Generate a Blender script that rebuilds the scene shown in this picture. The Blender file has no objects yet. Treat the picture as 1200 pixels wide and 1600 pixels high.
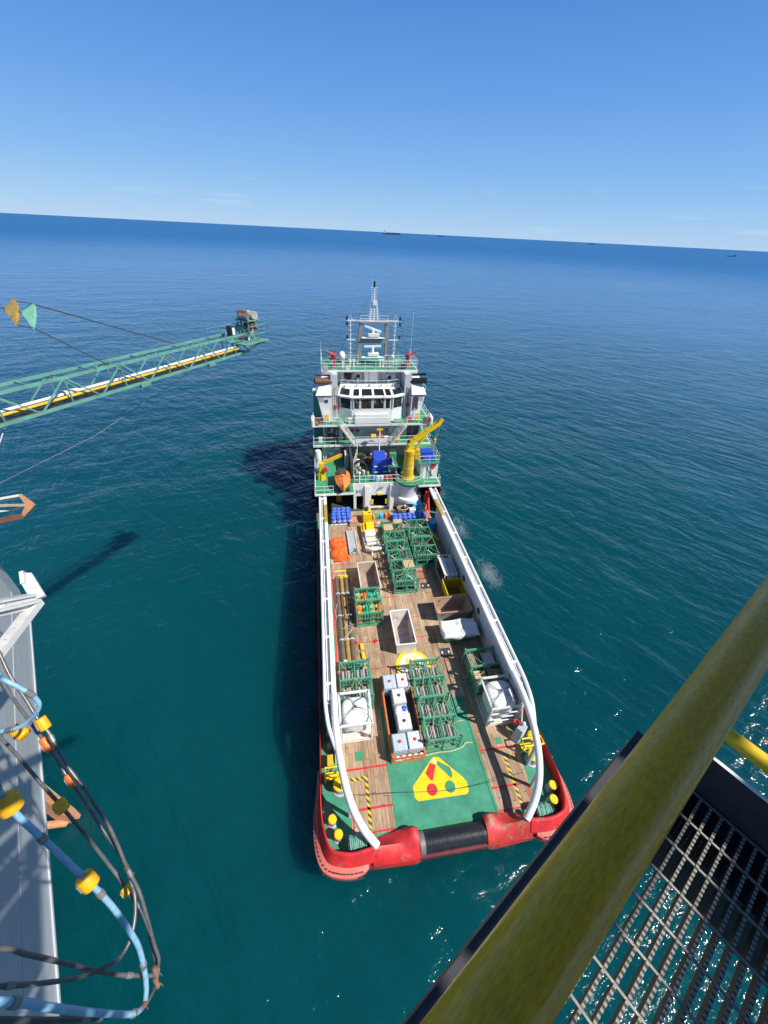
import bpy, bmesh, math, random
from mathutils import Vector, Matrix, noise
R = math.radians
random.seed(7)
scene = bpy.context.scene
C = scene.collection

# ------------------------------------------------------------------ camera
CAM = Vector((-6.50, -6.55, 32.2))
AZ, PITCH, ROLL = R(10.2), R(36.02), R(2.91)
cam_d = bpy.data.cameras.new('camera'); cam = bpy.data.objects.new('camera', cam_d); C.objects.link(cam)
scene.camera = cam
cam_d.sensor_fit = 'HORIZONTAL'; cam_d.sensor_width = 36.0; cam_d.lens = 36.0 * 601 / 1200
cam_d.clip_start = 0.02; cam_d.clip_end = 200000
_f = Vector((math.sin(AZ)*math.cos(PITCH), math.cos(AZ)*math.cos(PITCH), -math.sin(PITCH)))
_x = Vector((math.cos(AZ), -math.sin(AZ), 0)); _y = _x.cross(_f)
_r = _x*math.cos(ROLL) + _y*math.sin(ROLL); _u = -_x*math.sin(ROLL) + _y*math.cos(ROLL)
cam.matrix_world = Matrix(((_r.x, _u.x, -_f.x, CAM.x), (_r.y, _u.y, -_f.y, CAM.y), (_r.z, _u.z, -_f.z, CAM.z), (0, 0, 0, 1)))

# ------------------------------------------------------------------ light
SUN = Vector((0.78, -0.45, 1.0)).normalized()
world = bpy.data.worlds.new('World'); scene.world = world; world.use_nodes = True
wn = world.node_tree; wn.nodes.clear()
sky = wn.nodes.new('ShaderNodeTexSky'); sky.sky_type = 'NISHITA'; sky.sun_disc = False
sky.sun_elevation = math.asin(SUN.z); sky.sun_rotation = math.atan2(SUN.x, SUN.y)
sky.altitude = 0; sky.air_density = 1.0; sky.dust_density = 0.0; sky.ozone_density = 1.0
bg = wn.nodes.new('ShaderNodeBackground'); bg.inputs[1].default_value = 0.105
wo = wn.nodes.new('ShaderNodeOutputWorld')
hsv = wn.nodes.new('ShaderNodeHueSaturation'); hsv.inputs['Saturation'].default_value = 1.0; hsv.inputs['Value'].default_value = 1.0
# clear-air tint over the physical sky: pale at the horizon, deep blue overhead, with two faint wisps of cirrus
wtc = wn.nodes.new('ShaderNodeTexCoord'); wsx = wn.nodes.new('ShaderNodeSeparateXYZ'); wn.links.new(wtc.outputs['Generated'], wsx.inputs[0])
wr = wn.nodes.new('ShaderNodeValToRGB'); wn.links.new(wsx.outputs[2], wr.inputs[0]); el = wr.color_ramp.elements
for i, (p, c) in enumerate(((0.0, (.335,.525,.770)), (.035, (.265,.480,.765)), (.10, (.175,.395,.745)), (.19, (.112,.305,.70)), (.29, (.072,.228,.615)), (.55, (.050,.125,.33)), (1.0, (.035,.080,.20)))):
    q = el[i] if i < 2 else el.new(p)
    q.position = p; q.color = (*c, 1)
wsc = wn.nodes.new('ShaderNodeVectorMath'); wsc.operation = 'SCALE'; wsc.inputs['Scale'].default_value = 1/.105; wn.links.new(wr.outputs[0], wsc.inputs[0])
wmx = wn.nodes.new('ShaderNodeMixRGB'); wmx.inputs[0].default_value = .9; wn.links.new(sky.outputs[0], wmx.inputs[1]); wn.links.new(wsc.outputs[0], wmx.inputs[2])
wmp = wn.nodes.new('ShaderNodeMapping'); wmp.inputs['Scale'].default_value = (5, 5, 60); wn.links.new(wtc.outputs['Generated'], wmp.inputs[0])
wnz = wn.nodes.new('ShaderNodeTexNoise'); wnz.inputs['Scale'].default_value = 1.1; wnz.inputs['Detail'].default_value = 7; wn.links.new(wmp.outputs[0], wnz.inputs[0])
wmr = wn.nodes.new('ShaderNodeMapRange'); wmr.inputs[1].default_value = .60; wmr.inputs[2].default_value = .85; wmr.inputs[4].default_value = .42; wn.links.new(wnz.outputs[0], wmr.inputs[0])
wband = wn.nodes.new('ShaderNodeMapRange'); wband.inputs[1].default_value = .14; wband.inputs[2].default_value = .05; wn.links.new(wsx.outputs[2], wband.inputs[0])
wml = wn.nodes.new('ShaderNodeMath'); wml.operation = 'MULTIPLY'; wn.links.new(wmr.outputs[0], wml.inputs[0]); wn.links.new(wband.outputs[0], wml.inputs[1])
wcl = wn.nodes.new('ShaderNodeMixRGB'); wn.links.new(wml.outputs[0], wcl.inputs[0]); wn.links.new(wmx.outputs[0], wcl.inputs[1]); wcl.inputs[2].default_value = (.62/.105, .72/.105, .86/.105, 1)
wn.links.new(wcl.outputs[0], hsv.inputs['Color']); wn.links.new(hsv.outputs[0], bg.inputs[0]); wn.links.new(bg.outputs[0], wo.inputs[0])
sun_d = bpy.data.lights.new('sun', 'SUN'); sun_d.energy = 5.0; sun_d.angle = R(0.53); sun_d.color = (1.0, 0.955, 0.88)
sun = bpy.data.objects.new('sun', sun_d); C.objects.link(sun)
sun.rotation_euler = SUN.to_track_quat('Z', 'Y').to_euler()
scene.view_settings.view_transform = 'Standard'; scene.view_settings.look = 'None'
scene.view_settings.exposure = 0.22; scene.view_settings.gamma = 1.0
scene.cycles.max_bounces = 8; scene.cycles.use_denoising = True
try: scene.cycles.denoiser = 'OPENIMAGEDENOISE'
except Exception: pass

# ------------------------------------------------------------------ materials
def lin(c):
    return tuple(((v/255)/12.92 if v/255 <= .04045 else ((v/255+.055)/1.055)**2.4) for v in c)
def nd(nt, t, **k):
    n = nt.nodes.new(t)
    for a, b in k.items(): setattr(n, a, b)
    return n
def mat(name, col, rough=.5, var=.18, scale=1.5, metal=0.0, rust=0.0, rustcol=(.17, .07, .03), rscale=2.5, bump=.0, bscale=20, spec=.5, streak=None):
    """paint: base albedo (linear) with worn mottling and optional rust patches"""
    m = bpy.data.materials.new(name); m.use_nodes = True; nt = m.node_tree
    b = nt.nodes['Principled BSDF']; b.inputs['Roughness'].default_value = rough; b.inputs['Metallic'].default_value = metal
    b.inputs['Specular IOR Level'].default_value = spec
    tc = nd(nt, 'ShaderNodeTexCoord'); L = nt.links.new
    src = tc.outputs['Object']
    if streak:
        mp = nd(nt, 'ShaderNodeMapping'); mp.inputs['Scale'].default_value = streak; L(src, mp.inputs[0]); src = mp.outputs[0]
    n1 = nd(nt, 'ShaderNodeTexNoise'); n1.inputs['Scale'].default_value = scale; n1.inputs['Detail'].default_value = 8; n1.inputs['Roughness'].default_value = .65
    L(src, n1.inputs['Vector'])
    mr = nd(nt, 'ShaderNodeMapRange'); mr.inputs[1].default_value = .3; mr.inputs[2].default_value = .7
    mr.inputs[3].default_value = 1-var; mr.inputs[4].default_value = 1+var; L(n1.outputs[0], mr.inputs[0])
    mx = nd(nt, 'ShaderNodeVectorMath', operation='SCALE'); mx.inputs[0].default_value = col; L(mr.outputs[0], mx.inputs['Scale'])
    out = mx.outputs[0]
    if rust > 0:
        n2 = nd(nt, 'ShaderNodeTexNoise'); n2.inputs['Scale'].default_value = rscale; n2.inputs['Detail'].default_value = 10; n2.inputs['Roughness'].default_value = .7
        L(src, n2.inputs['Vector'])
        r2 = nd(nt, 'ShaderNodeMapRange'); r2.inputs[1].default_value = .72-rust*.4; r2.inputs[2].default_value = .78-rust*.4; L(n2.outputs[0], r2.inputs[0])
        mix = nd(nt, 'ShaderNodeMixRGB'); L(r2.outputs[0], mix.inputs[0]); L(out, mix.inputs[1]); mix.inputs[2].default_value = (*rustcol, 1)
        out = mix.outputs[0]
    L(out, b.inputs['Base Color'])
    if bump > 0:
        n3 = nd(nt, 'ShaderNodeTexNoise'); n3.inputs['Scale'].default_value = bscale; n3.inputs['Detail'].default_value = 4; L(tc.outputs['Object'], n3.inputs['Vector'])
        bp = nd(nt, 'ShaderNodeBump'); bp.inputs['Strength'].default_value = bump; bp.inputs['Distance'].default_value = .03; L(n3.outputs[0], bp.inputs['Height']); L(bp.outputs[0], b.inputs['Normal'])
    return m
M = {}
M['white'] = mat('white_paint', (.78, .79, .78), .45, .09, 1.4, rust=.26, rscale=2.0, rustcol=(.42, .33, .25))
M['cleanwhite'] = mat('clean_white_paint', (.82, .82, .80), .4, .05, 1.0)
M['offwhite'] = mat('cream_paint', (.70, .66, .56), .5, .12, 2, rust=.22, rscale=2, rustcol=(.35, .25, .17))
M['grey'] = mat('grey_paint', (.42, .45, .47), .5, .12, .8, rust=.15, rscale=1.0, rustcol=(.3, .27, .24))
M['lightgrey'] = mat('light_grey_paint', (.55, .58, .60), .5, .10, .8)
M['rollersteel'] = mat('scuffed_grey_steel', (.40,.39,.36), .5, .3, 3, metal=0, rust=.25, rustcol=(.22,.17,.12))
M['steel'] = mat('worn_steel', (.24, .24, .24), .45, .25, 3, metal=.35, rust=.2)
M['darksteel'] = mat('dark_steel', (.055, .055, .06), .5, .3, 3)
M['black'] = mat('black_paint', (.020, .021, .026), .34, .35, 3, rust=.3, rscale=2.5, rustcol=(.05,.05,.055), bump=.45, bscale=5)
M['rubber'] = mat('black_rubber', (.02, .02, .021), .8, .2, 4)
M['mastshade'] = mat('mast_shade_grey', (.27,.26,.25), .55, .2, 2, rust=.2, rscale=2)  # mast darkened evenly, the shade of its aft side put into the colour
M['green'] = mat('green_deck_paint', (.05, .285, .140), .6, .22, .7, rust=.08, rscale=.8, rustcol=(.07, .20, .13), bump=.15, bscale=8)
M['greendeck'] = mat('stern_green_paint', (.048, .275, .165), .65, .32, .8, rust=.22, rscale=2.2, rustcol=(.085, .25, .17), bump=.25, bscale=6)
M['rackgreen'] = mat('rack_green_paint', (.085, .335, .20), .5, .25, 1.6, rust=.24, rscale=1.8, rustcol=(.24, .21, .11))
M['boomgreen'] = mat('boom_green_paint', (.125, .315, .245), .55, .25, 1.6, rust=.27, rscale=1.3, rustcol=(.26, .13, .06))
M['red'] = mat('red_hull_paint', (.62, .026, .028), .55, .3, 1.6, rust=.34, rscale=1.5, rustcol=(.40, .13, .09), bump=.3, bscale=3)
M['redworn'] = mat('worn_red_paint', (.56, .038, .032), .55, .28, 1.3, rust=.46, rscale=1.9, rustcol=(.33, .15, .09), bump=.2, bscale=5)
M['pinkred'] = mat('faded_red_rubbing_strip', (.66, .16, .12), .6, .2, 1.2, rust=.2, rscale=2, rustcol=(.38, .2, .15))
M['maroon'] = mat('maroon_hull_and_shaded_red', (.16, .03, .035), .45, .3, .6, rust=.2, rscale=.8)
M['signred'] = mat('bright_red_paint', (.62, .035, .04), .5, .2, 3, rust=.15, rscale=4, rustcol=(.40,.16,.12))
M['yellow'] = mat('yellow_paint', (.80, .54, .015), .42, .13, 1.5, rust=.13, rscale=2, rustcol=(.42, .28, .06))
M['brightyellow'] = mat('bright_yellow_paint', (.86, .63, .012), .45, .12, 2.5, rust=.13, rscale=3.5, rustcol=(.46, .36, .08))
M['yellowworn'] = mat('worn_yellow_paint', (.68, .43, .02), .5, .2, 1.5, rust=.28, rscale=1.6, rustcol=(.36, .23, .05))
M['orange'] = mat('orange_cover', (.80, .23, .045), .6, .14, 1.5, bump=.4, bscale=5)
M['ropeorange'] = mat('orange_net', (.85, .14, .02), .7, .25, 6, bump=.8, bscale=12)
M['contorange'] = mat('orange_container_paint', (.62, .18, .055), .5, .18, 1.4, rust=.25, rscale=1.6, rustcol=(.30, .12, .06))
M['peach'] = mat('faded_orange_rust', (.55, .26, .13), .75, .25, 6, rust=.25, rscale=7, rustcol=(.38, .14, .07))
M['tape'] = mat('rusty_tape', (.22,.12,.08), .8, .3, 9)
M['blue'] = mat('blue_plastic', (.07, .16, .66), .28, .12, 2)
M['tarpblue'] = mat('blue_tarp', (.02, .07, .48), .45, .22, 2.5, bump=.9, bscale=3)
M['skyblue'] = mat('light_blue_paint', (.07, .44, .86), .45, .12, 2)
M['skip'] = mat('skip_inside', (.47, .41, .37), .6, .25, 1.4, rust=.3, rscale=1.1, rustcol=(.33, .24, .19), bump=.2, bscale=4)
M['browninside'] = mat('skip_brown_inside', (.40, .29, .23), .65, .22, 1.6, rust=.3, rscale=1.2, rustcol=(.25, .15, .10))
M['mintplate'] = mat('mint_plate', (.20,.50,.36), .6, .2, 5, rust=.25, rscale=5, rustcol=(.30,.15,.06))
M['rustplate'] = mat('ochre_rust_plate', (.36,.24,.06), .7, .3, 5, rust=.42, rscale=4, rustcol=(.17,.07,.03))
M['mud'] = mat('muddy_yellow_floor', (.22, .13, .03), .7, .4, 3, rust=.3, rscale=3)
M['pallet'] = mat('pallet_wood', (.62, .47, .28), .75, .2, 5)
M['timber'] = mat('old_timber', (.42, .33, .23), .8, .3, 6)
M['ropepale'] = mat('manila_rope', (.52, .44, .27), .85, .25, 8)
M['ropegreen'] = mat('green_rope', (.18, .42, .33), .8, .3, 9, bump=.6, bscale=20)
M['pipe'] = mat('rusty_drill_pipe', (.15, .105, .075), .6, .3, 2, rust=.3, rscale=2.2, rustcol=(.10, .06, .04))
M['pipeochre'] = mat('ochre_drill_pipe', (.36, .22, .07), .6, .25, 2, rust=.3, rscale=2.2, rustcol=(.2, .11, .05))
M['rustpipe'] = mat('brown_exhaust', (.16, .07, .04), .7, .3, 3)
M['glass'] = mat('dark_window_glass', (.012, .022, .02), .06, .2, 1, spec=.8)
M['screen'] = mat('dark_mesh_screen', (.09, .085, .09), .6, .25, 8)
M['dark'] = mat('dark_paint_and_interior_shade', (.05, .055, .055), .7, .3, 1.5)  # near-black paint; inside the winch space it stands in for shade
M['ibc'] = mat('white_tote_plastic', (.74, .77, .80), .35, .07, 2)
M['ibcblue'] = mat('pale_blue_tote_plastic', (.50, .60, .72), .35, .14, 3)
M['hullgrey'] = mat('grey_hull_plate', (.43, .455, .46), .5, .09, .5, rust=.10, rscale=.6, rustcol=(.46, .48, .46), streak=(1, 1, 6))
M['whitespot'] = mat('weathered_white_beam', (.60, .60, .58), .6, .2, 3, rust=.3, rscale=8, rustcol=(.34, .17, .08))
M['hoseblue'] = mat('light_blue_hose', (.24, .46, .62), .5, .22, 6, rust=.18, rscale=9, rustcol=(.17,.30,.40), bump=.3, bscale=40)
M['hosegrey'] = mat('grey_hose', (.12, .118, .115), .28, .35, 5, rust=.2, rscale=6, rustcol=(.09,.085,.08))
M['hosedark'] = mat('dark_hose', (.06, .065, .075), .45, .2, 3)
M['floatyellow'] = mat('yellow_float', (.84, .42, .01), .5, .2, 6, rust=.2, rscale=9, rustcol=(.42, .20, .02))
M['floatorange'] = mat('orange_float', (.85, .18, .03), .45, .12, 5)
M['rail'] = mat('olive_handrail_paint', (.74, .37, .006), .26, .08, 38, rust=.0, bump=.05, bscale=120)
M['kneeyellow'] = mat('kneerail_yellow', (.80, .52, .01), .4, .12, 12, rust=.1, rscale=20, rustcol=(.4, .2, .02))
M['grate'] = mat('galvanised_grating', (.28, .26, .22), .55, .25, 60, metal=.25)
M['gratesteel'] = mat('walkway_dark_steel', (.035, .036, .04), .6, .3, 20)
M['farhull'] = mat('far_ship_hull', (.05, .065, .09), .6, .1, .05)
M['farwhite'] = mat('far_ship_white', (.62, .66, .70), .6, .1, .05)
M['farred'] = mat('far_ship_red', (.30, .17, .18), .6, .1, .05)

def handrail_mat():
    m = M['rail']; nt = m.node_tree; b = nt.nodes['Principled BSDF']
    b.inputs['Coat Weight'].default_value = .12; b.inputs['Coat Roughness'].default_value = .12; b.inputs['Specular IOR Level'].default_value = .36
    # fine fibrous paint grain, rubbed grey patches and a few chips
    tc = nd(nt, 'ShaderNodeTexCoord'); L = nt.links.new
    mp = nd(nt, 'ShaderNodeMapping'); mp.inputs['Scale'].default_value = (90, 420, 420); L(tc.outputs['Object'], mp.inputs[0])
    n = nd(nt, 'ShaderNodeTexNoise'); n.inputs['Scale'].default_value = 1; n.inputs['Detail'].default_value = 5; L(mp.outputs[0], n.inputs['Vector'])
    r = nd(nt, 'ShaderNodeMapRange'); r.inputs[1].default_value = .3; r.inputs[2].default_value = .7; r.inputs[3].default_value = .80; r.inputs[4].default_value = 1.2; L(n.outputs[0], r.inputs[0])
    src = b.inputs['Base Color'].links[0].from_socket
    s = nd(nt, 'ShaderNodeVectorMath', operation='SCALE'); L(src, s.inputs[0]); L(r.outputs[0], s.inputs['Scale'])
    mp2 = nd(nt, 'ShaderNodeMapping'); mp2.inputs['Scale'].default_value = (5, 26, 26); L(tc.outputs['Object'], mp2.inputs[0])
    n2 = nd(nt, 'ShaderNodeTexNoise'); n2.inputs['Scale'].default_value = 1; n2.inputs['Detail'].default_value = 6; L(mp2.outputs[0], n2.inputs['Vector'])
    r2 = nd(nt, 'ShaderNodeMapRange'); r2.inputs[1].default_value = .5; r2.inputs[2].default_value = .74; r2.inputs[4].default_value = .16; L(n2.outputs[0], r2.inputs[0])
    mx = nd(nt, 'ShaderNodeMixRGB'); L(r2.outputs[0], mx.inputs[0]); L(s.outputs[0], mx.inputs[1]); mx.inputs[2].default_value = (.60, .42, .11, 1)
    n3 = nd(nt, 'ShaderNodeTexNoise'); n3.inputs['Scale'].default_value = 55; n3.inputs['Detail'].default_value = 3; L(tc.outputs['Object'], n3.inputs['Vector'])
    r3 = nd(nt, 'ShaderNodeMapRange'); r3.inputs[1].default_value = .77; r3.inputs[2].default_value = .79; L(n3.outputs[0], r3.inputs[0])
    mx3 = nd(nt, 'ShaderNodeMixRGB'); L(r3.outputs[0], mx3.inputs[0]); L(mx.outputs[0], mx3.inputs[1]); mx3.inputs[2].default_value = (.03, .03, .028, 1)
    mp4 = nd(nt, 'ShaderNodeMapping'); mp4.inputs['Scale'].default_value = (2.2, 210, 210); L(tc.outputs['Object'], mp4.inputs[0])
    n4 = nd(nt, 'ShaderNodeTexNoise'); n4.inputs['Scale'].default_value = 1; n4.inputs['Detail'].default_value = 2; L(mp4.outputs[0], n4.inputs['Vector'])
    r4 = nd(nt, 'ShaderNodeMapRange'); r4.inputs[1].default_value = .735; r4.inputs[2].default_value = .76; r4.inputs[4].default_value = .7; L(n4.outputs[0], r4.inputs[0])
    mx4 = nd(nt, 'ShaderNodeMixRGB'); L(r4.outputs[0], mx4.inputs[0]); L(mx3.outputs[0], mx4.inputs[1]); mx4.inputs[2].default_value = (.80, .62, .28, 1)
    n5 = nd(nt, 'ShaderNodeTexNoise'); n5.inputs['Scale'].default_value = 26; n5.inputs['Detail'].default_value = 9; n5.inputs['Roughness'].default_value = .75; L(tc.outputs['Object'], n5.inputs['Vector'])
    r5 = nd(nt, 'ShaderNodeMapRange'); r5.inputs[1].default_value = .69; r5.inputs[2].default_value = .71; r5.inputs[4].default_value = .9; L(n5.outputs[0], r5.inputs[0])
    mx5 = nd(nt, 'ShaderNodeMixRGB'); L(r5.outputs[0], mx5.inputs[0]); L(mx4.outputs[0], mx5.inputs[1]); mx5.inputs[2].default_value = (.20, .085, .03, 1)
    L(mx5.outputs[0], b.inputs['Base Color'])
handrail_mat()

def hazard_mat():
    m = mat('hazard_stripes', (.8, .55, .02), .5, .1, 2); nt = m.node_tree; L = nt.links.new; b = nt.nodes['Principled BSDF']
    tc = nd(nt, 'ShaderNodeTexCoord'); s = nd(nt, 'ShaderNodeSeparateXYZ'); L(tc.outputs['Object'], s.inputs[0])
    a = nd(nt, 'ShaderNodeMath', operation='ADD'); L(s.outputs[0], a.inputs[0]); L(s.outputs[1], a.inputs[1])
    mu = nd(nt, 'ShaderNodeMath', operation='MULTIPLY'); L(a.outputs[0], mu.inputs[0]); mu.inputs[1].default_value = 2.6
    fr = nd(nt, 'ShaderNodeMath', operation='FRACT'); L(mu.outputs[0], fr.inputs[0])
    gt = nd(nt, 'ShaderNodeMath', operation='GREATER_THAN'); L(fr.outputs[0], gt.inputs[0]); gt.inputs[1].default_value = .5
    mx = nd(nt, 'ShaderNodeMixRGB'); L(gt.outputs[0], mx.inputs[0]); src = b.inputs['Base Color'].links[0].from_socket
    L(src, mx.inputs[1]); mx.inputs[2].default_value = (.09, .07, .06, 1); L(mx.outputs[0], b.inputs['Base Color'])
    return m
M['hazard'] = hazard_mat()

def plank_mat():
    m = bpy.data.materials.new('worn_deck_planks'); m.use_nodes = True; nt = m.node_tree; L = nt.links.new; b = nt.nodes['Principled BSDF']
    b.inputs['Roughness'].default_value = .82
    tc = nd(nt, 'ShaderNodeTexCoord'); s = nd(nt, 'ShaderNodeSeparateXYZ'); L(tc.outputs['Object'], s.inputs[0])
    def mth(op, a, bv=None):
        n = nd(nt, 'ShaderNodeMath', operation=op)
        for i, v in enumerate((a, bv)):
            if v is None: continue
            if isinstance(v, (int, float)): n.inputs[i].default_value = v
            else: L(v, n.inputs[i])
        return n.outputs[0]
    px = mth('MULTIPLY', s.outputs[0], 1/.23); fx = mth('FLOOR', px); frx = mth('FRACT', px)
    off = mth('MULTIPLY', mth('SINE', mth('MULTIPLY', fx, 12.9898)), 43.7)
    py = mth('ADD', mth('MULTIPLY', s.outputs[1], 1/4.2), off); fy = mth('FLOOR', py); fry = mth('FRACT', py)
    cv = nd(nt, 'ShaderNodeCombineXYZ'); L(fx, cv.inputs[0]); L(fy, cv.inputs[1])
    wnz = nd(nt, 'ShaderNodeTexWhiteNoise', noise_dimensions='2D'); L(cv.outputs[0], wnz.inputs['Vector'])
    ramp = nd(nt, 'ShaderNodeValToRGB'); e = ramp.color_ramp.elements
    e[0].position = 0; e[0].color = (.33, .205, .125, 1); e[1].position = 1; e[1].color = (.56, .395, .25, 1)
    for p, c in ((.35, (.43, .285, .17, 1)), (.6, (.47, .33, .215, 1)), (.8, (.41, .285, .185, 1))):
        q = e.new(p); q.color = c
    L(wnz.outputs[0], ramp.inputs[0])
    mp = nd(nt, 'ShaderNodeMapping'); mp.inputs['Scale'].default_value = (9, .7, 1); L(tc.outputs['Object'], mp.inputs[0])
    n1 = nd(nt, 'ShaderNodeTexNoise'); n1.inputs['Scale'].default_value = 1.3; n1.inputs['Detail'].default_value = 8; L(mp.outputs[0], n1.inputs['Vector'])
    r1 = nd(nt, 'ShaderNodeMapRange'); r1.inputs[1].default_value = .3; r1.inputs[2].default_value = .7; r1.inputs[3].default_value = .68; r1.inputs[4].default_value = 1.3; L(n1.outputs[0], r1.inputs[0])
    n2 = nd(nt, 'ShaderNodeTexNoise'); n2.inputs['Scale'].default_value = .35; n2.inputs['Detail'].default_value = 9; n2.inputs['Roughness'].default_value = .65; L(tc.outputs['Object'], n2.inputs['Vector'])
    r2 = nd(nt, 'ShaderNodeMapRange'); r2.inputs[1].default_value = .32; r2.inputs[2].default_value = .66; r2.inputs[3].default_value = .66; r2.inputs[4].default_value = 1.15; L(n2.outputs[0], r2.inputs[0])
    gap = mth('MULTIPLY', mth('GREATER_THAN', frx, .08), mth('GREATER_THAN', fry, .012))
    gm = nd(nt, 'ShaderNodeMapRange'); gm.inputs[3].default_value = .42; gm.inputs[4].default_value = 1.0; L(gap, gm.inputs[0])
    k = mth('MULTIPLY', mth('MULTIPLY', r1.outputs[0], r2.outputs[0]), gm.outputs[0])
    sc = nd(nt, 'ShaderNodeVectorMath', operation='SCALE'); L(ramp.outputs[0], sc.inputs[0]); L(k, sc.inputs['Scale'])
    L(sc.outputs[0], b.inputs['Base Color'])
    return m
M['plank'] = plank_mat()

WD = R(28)     # lie of the wave crests
def water_mat():
    m = bpy.data.materials.new('sea_water'); m.use_nodes = True; nt = m.node_tree; L = nt.links.new; b = nt.nodes['Principled BSDF']
    b.inputs['IOR'].default_value = 1.333; b.inputs['Roughness'].default_value = .07; b.inputs['Specular IOR Level'].default_value = .5
    b.subsurface_method = 'BURLEY'; b.inputs['Subsurface Weight'].default_value = .85; b.inputs['Subsurface Radius'].default_value = (.6, 2.6, 3.4); b.inputs['Subsurface Scale'].default_value = 1.7
    tc = nd(nt, 'ShaderNodeTexCoord')
    def nz(scale, rot, sx, sy, det=3, ro=.55, dist=0.0):
        mp = nd(nt, 'ShaderNodeMapping', vector_type='TEXTURE'); mp.inputs['Rotation'].default_value = (0, 0, rot); mp.inputs['Scale'].default_value = (1/sx, 1/sy, 1); L(tc.outputs['Object'], mp.inputs[0])
        n = nd(nt, 'ShaderNodeTexNoise'); n.inputs['Scale'].default_value = scale; n.inputs['Detail'].default_value = det; n.inputs['Roughness'].default_value = ro; n.inputs['Distortion'].default_value = dist
        L(mp.outputs[0], n.inputs['Vector']); return n.outputs[0]
    def mth(op, a, bv):
        n = nd(nt, 'ShaderNodeMath', operation=op)
        for i, v in enumerate((a, bv)):
            if isinstance(v, (int, float)): n.inputs[i].default_value = v
            else: L(v, n.inputs[i])
        return n.outputs[0]
    # swell, wind waves and ripples (heights in metres)
    h = mth('MULTIPLY', nz(.075, R(20), .5, 1.0, 2), 1.3)
    h = mth('ADD', h, mth('MULTIPLY', nz(.15, R(-30), .45, 1.0, 2, .5, .3), .55))
    h = mth('ADD', h, mth('MULTIPLY', nz(.26, R(18), .45, 1.0, 2, .5, .3), .50))
    h = mth('ADD', h, mth('MULTIPLY', nz(.46, R(-54), .36, 1.0, 3, .55, .4), .85))
    h = mth('ADD', h, mth('MULTIPLY', nz(.95, R(14), .42, 1.0, 3, .55, .5), .26))
    h = mth('ADD', h, mth('MULTIPLY', nz(2.2, R(-40), .5, 1.0, 4, .6), .15))
    # gust patches make the ripples stronger here and weaker there
    gust = nd(nt, 'ShaderNodeMapRange'); gust.inputs[1].default_value = .35; gust.inputs[2].default_value = .68; gust.inputs[3].default_value = .55; gust.inputs[4].default_value = 1.15
    L(nz(.012, R(15), .5, 1.0, 4), gust.inputs[0])
    bp = nd(nt, 'ShaderNodeBump'); bp.inputs['Distance'].default_value = 1.0; L(h, bp.inputs['Height']); L(gust.outputs[0], bp.inputs['Strength'])
    L(bp.outputs[0], b.inputs['Normal'])
    # the open sea is wind-roughened, the water in the lee of the rig and ship is smoother
    ol = nd(nt, 'ShaderNodeVectorMath', operation='LENGTH'); L(tc.outputs['Object'], ol.inputs[0])
    rg = nd(nt, 'ShaderNodeMapRange', interpolation_type='SMOOTHSTEP'); rg.inputs[1].default_value = 60; rg.inputs[2].default_value = 1500; rg.inputs[3].default_value = .08; rg.inputs[4].default_value = .42; L(ol.outputs['Value'], rg.inputs[0]); L(rg.outputs[0], b.inputs['Roughness'])
    # body colour: teal with slow drifts
    mr = nd(nt, 'ShaderNodeMapRange'); mr.inputs[1].default_value = .3; mr.inputs[2].default_value = .7; L(nz(.02, 0, 1, 1, 3), mr.inputs[0])
    mx = nd(nt, 'ShaderNodeMixRGB'); L(mr.outputs[0], mx.inputs[0]); mx.inputs[1].default_value = (.0008, .045, .057, 1); mx.inputs[2].default_value = (.0012, .062, .074, 1)
    # body colour turns bluer with distance
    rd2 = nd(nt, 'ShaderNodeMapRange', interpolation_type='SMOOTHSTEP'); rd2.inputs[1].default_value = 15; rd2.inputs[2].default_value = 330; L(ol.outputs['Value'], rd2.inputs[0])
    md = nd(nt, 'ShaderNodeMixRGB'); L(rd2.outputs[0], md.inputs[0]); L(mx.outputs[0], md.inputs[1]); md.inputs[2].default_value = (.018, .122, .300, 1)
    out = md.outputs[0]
    # churned foam patches beside the hull
    fo = None
    for (x, y, rx, ry, k) in ((11.2, 32.5, 2.6, 5.5, .85), (11.9, 23.6, 2.4, 4.6, .98), (10.9, 41.5, 2.8, 5.5, .72), (-9.6, 33.2, 1.6, 3.0, .62), (-9.3, 27.6, 1.1, 1.6, .7), (-9.9, 41, 2.6, 3.0, .5), (3.2, -1.5, 2.6, 1.0, .58), (13.6, 27.5, 2.5, 8, .45)):
        vm = nd(nt, 'ShaderNodeVectorMath', operation='SUBTRACT'); L(tc.outputs['Object'], vm.inputs[0]); vm.inputs[1].default_value = (x, y, 0)
        vd = nd(nt, 'ShaderNodeVectorMath', operation='DIVIDE'); L(vm.outputs[0], vd.inputs[0]); vd.inputs[1].default_value = (rx, ry, 1)
        vl = nd(nt, 'ShaderNodeVectorMath', operation='LENGTH'); L(vd.outputs[0], vl.inputs[0])
        r = nd(nt, 'ShaderNodeMapRange'); r.inputs[1].default_value = 1.25; r.inputs[2].default_value = 0; r.inputs[3].default_value = 0; r.inputs[4].default_value = k; L(vl.outputs['Value'], r.inputs[0])
        fo = r.outputs[0] if fo is None else mth('MAXIMUM', fo, r.outputs[0])
    fn = nz(1.0, R(70), .55, 1.2, 12, .78, 1.6)
    fm = nd(nt, 'ShaderNodeMapRange'); fm.inputs[1].default_value = .84; fm.inputs[2].default_value = 1.16; L(mth('ADD', mth('MULTIPLY', fo, .62), fn), fm.inputs[0])
    fa = mth('MULTIPLY', fm.outputs[0], .3)
    mf = nd(nt, 'ShaderNodeMixRGB'); L(fa, mf.inputs[0]); L(out, mf.inputs[1]); mf.inputs[2].default_value = (.62, .70, .70, 1)
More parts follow.
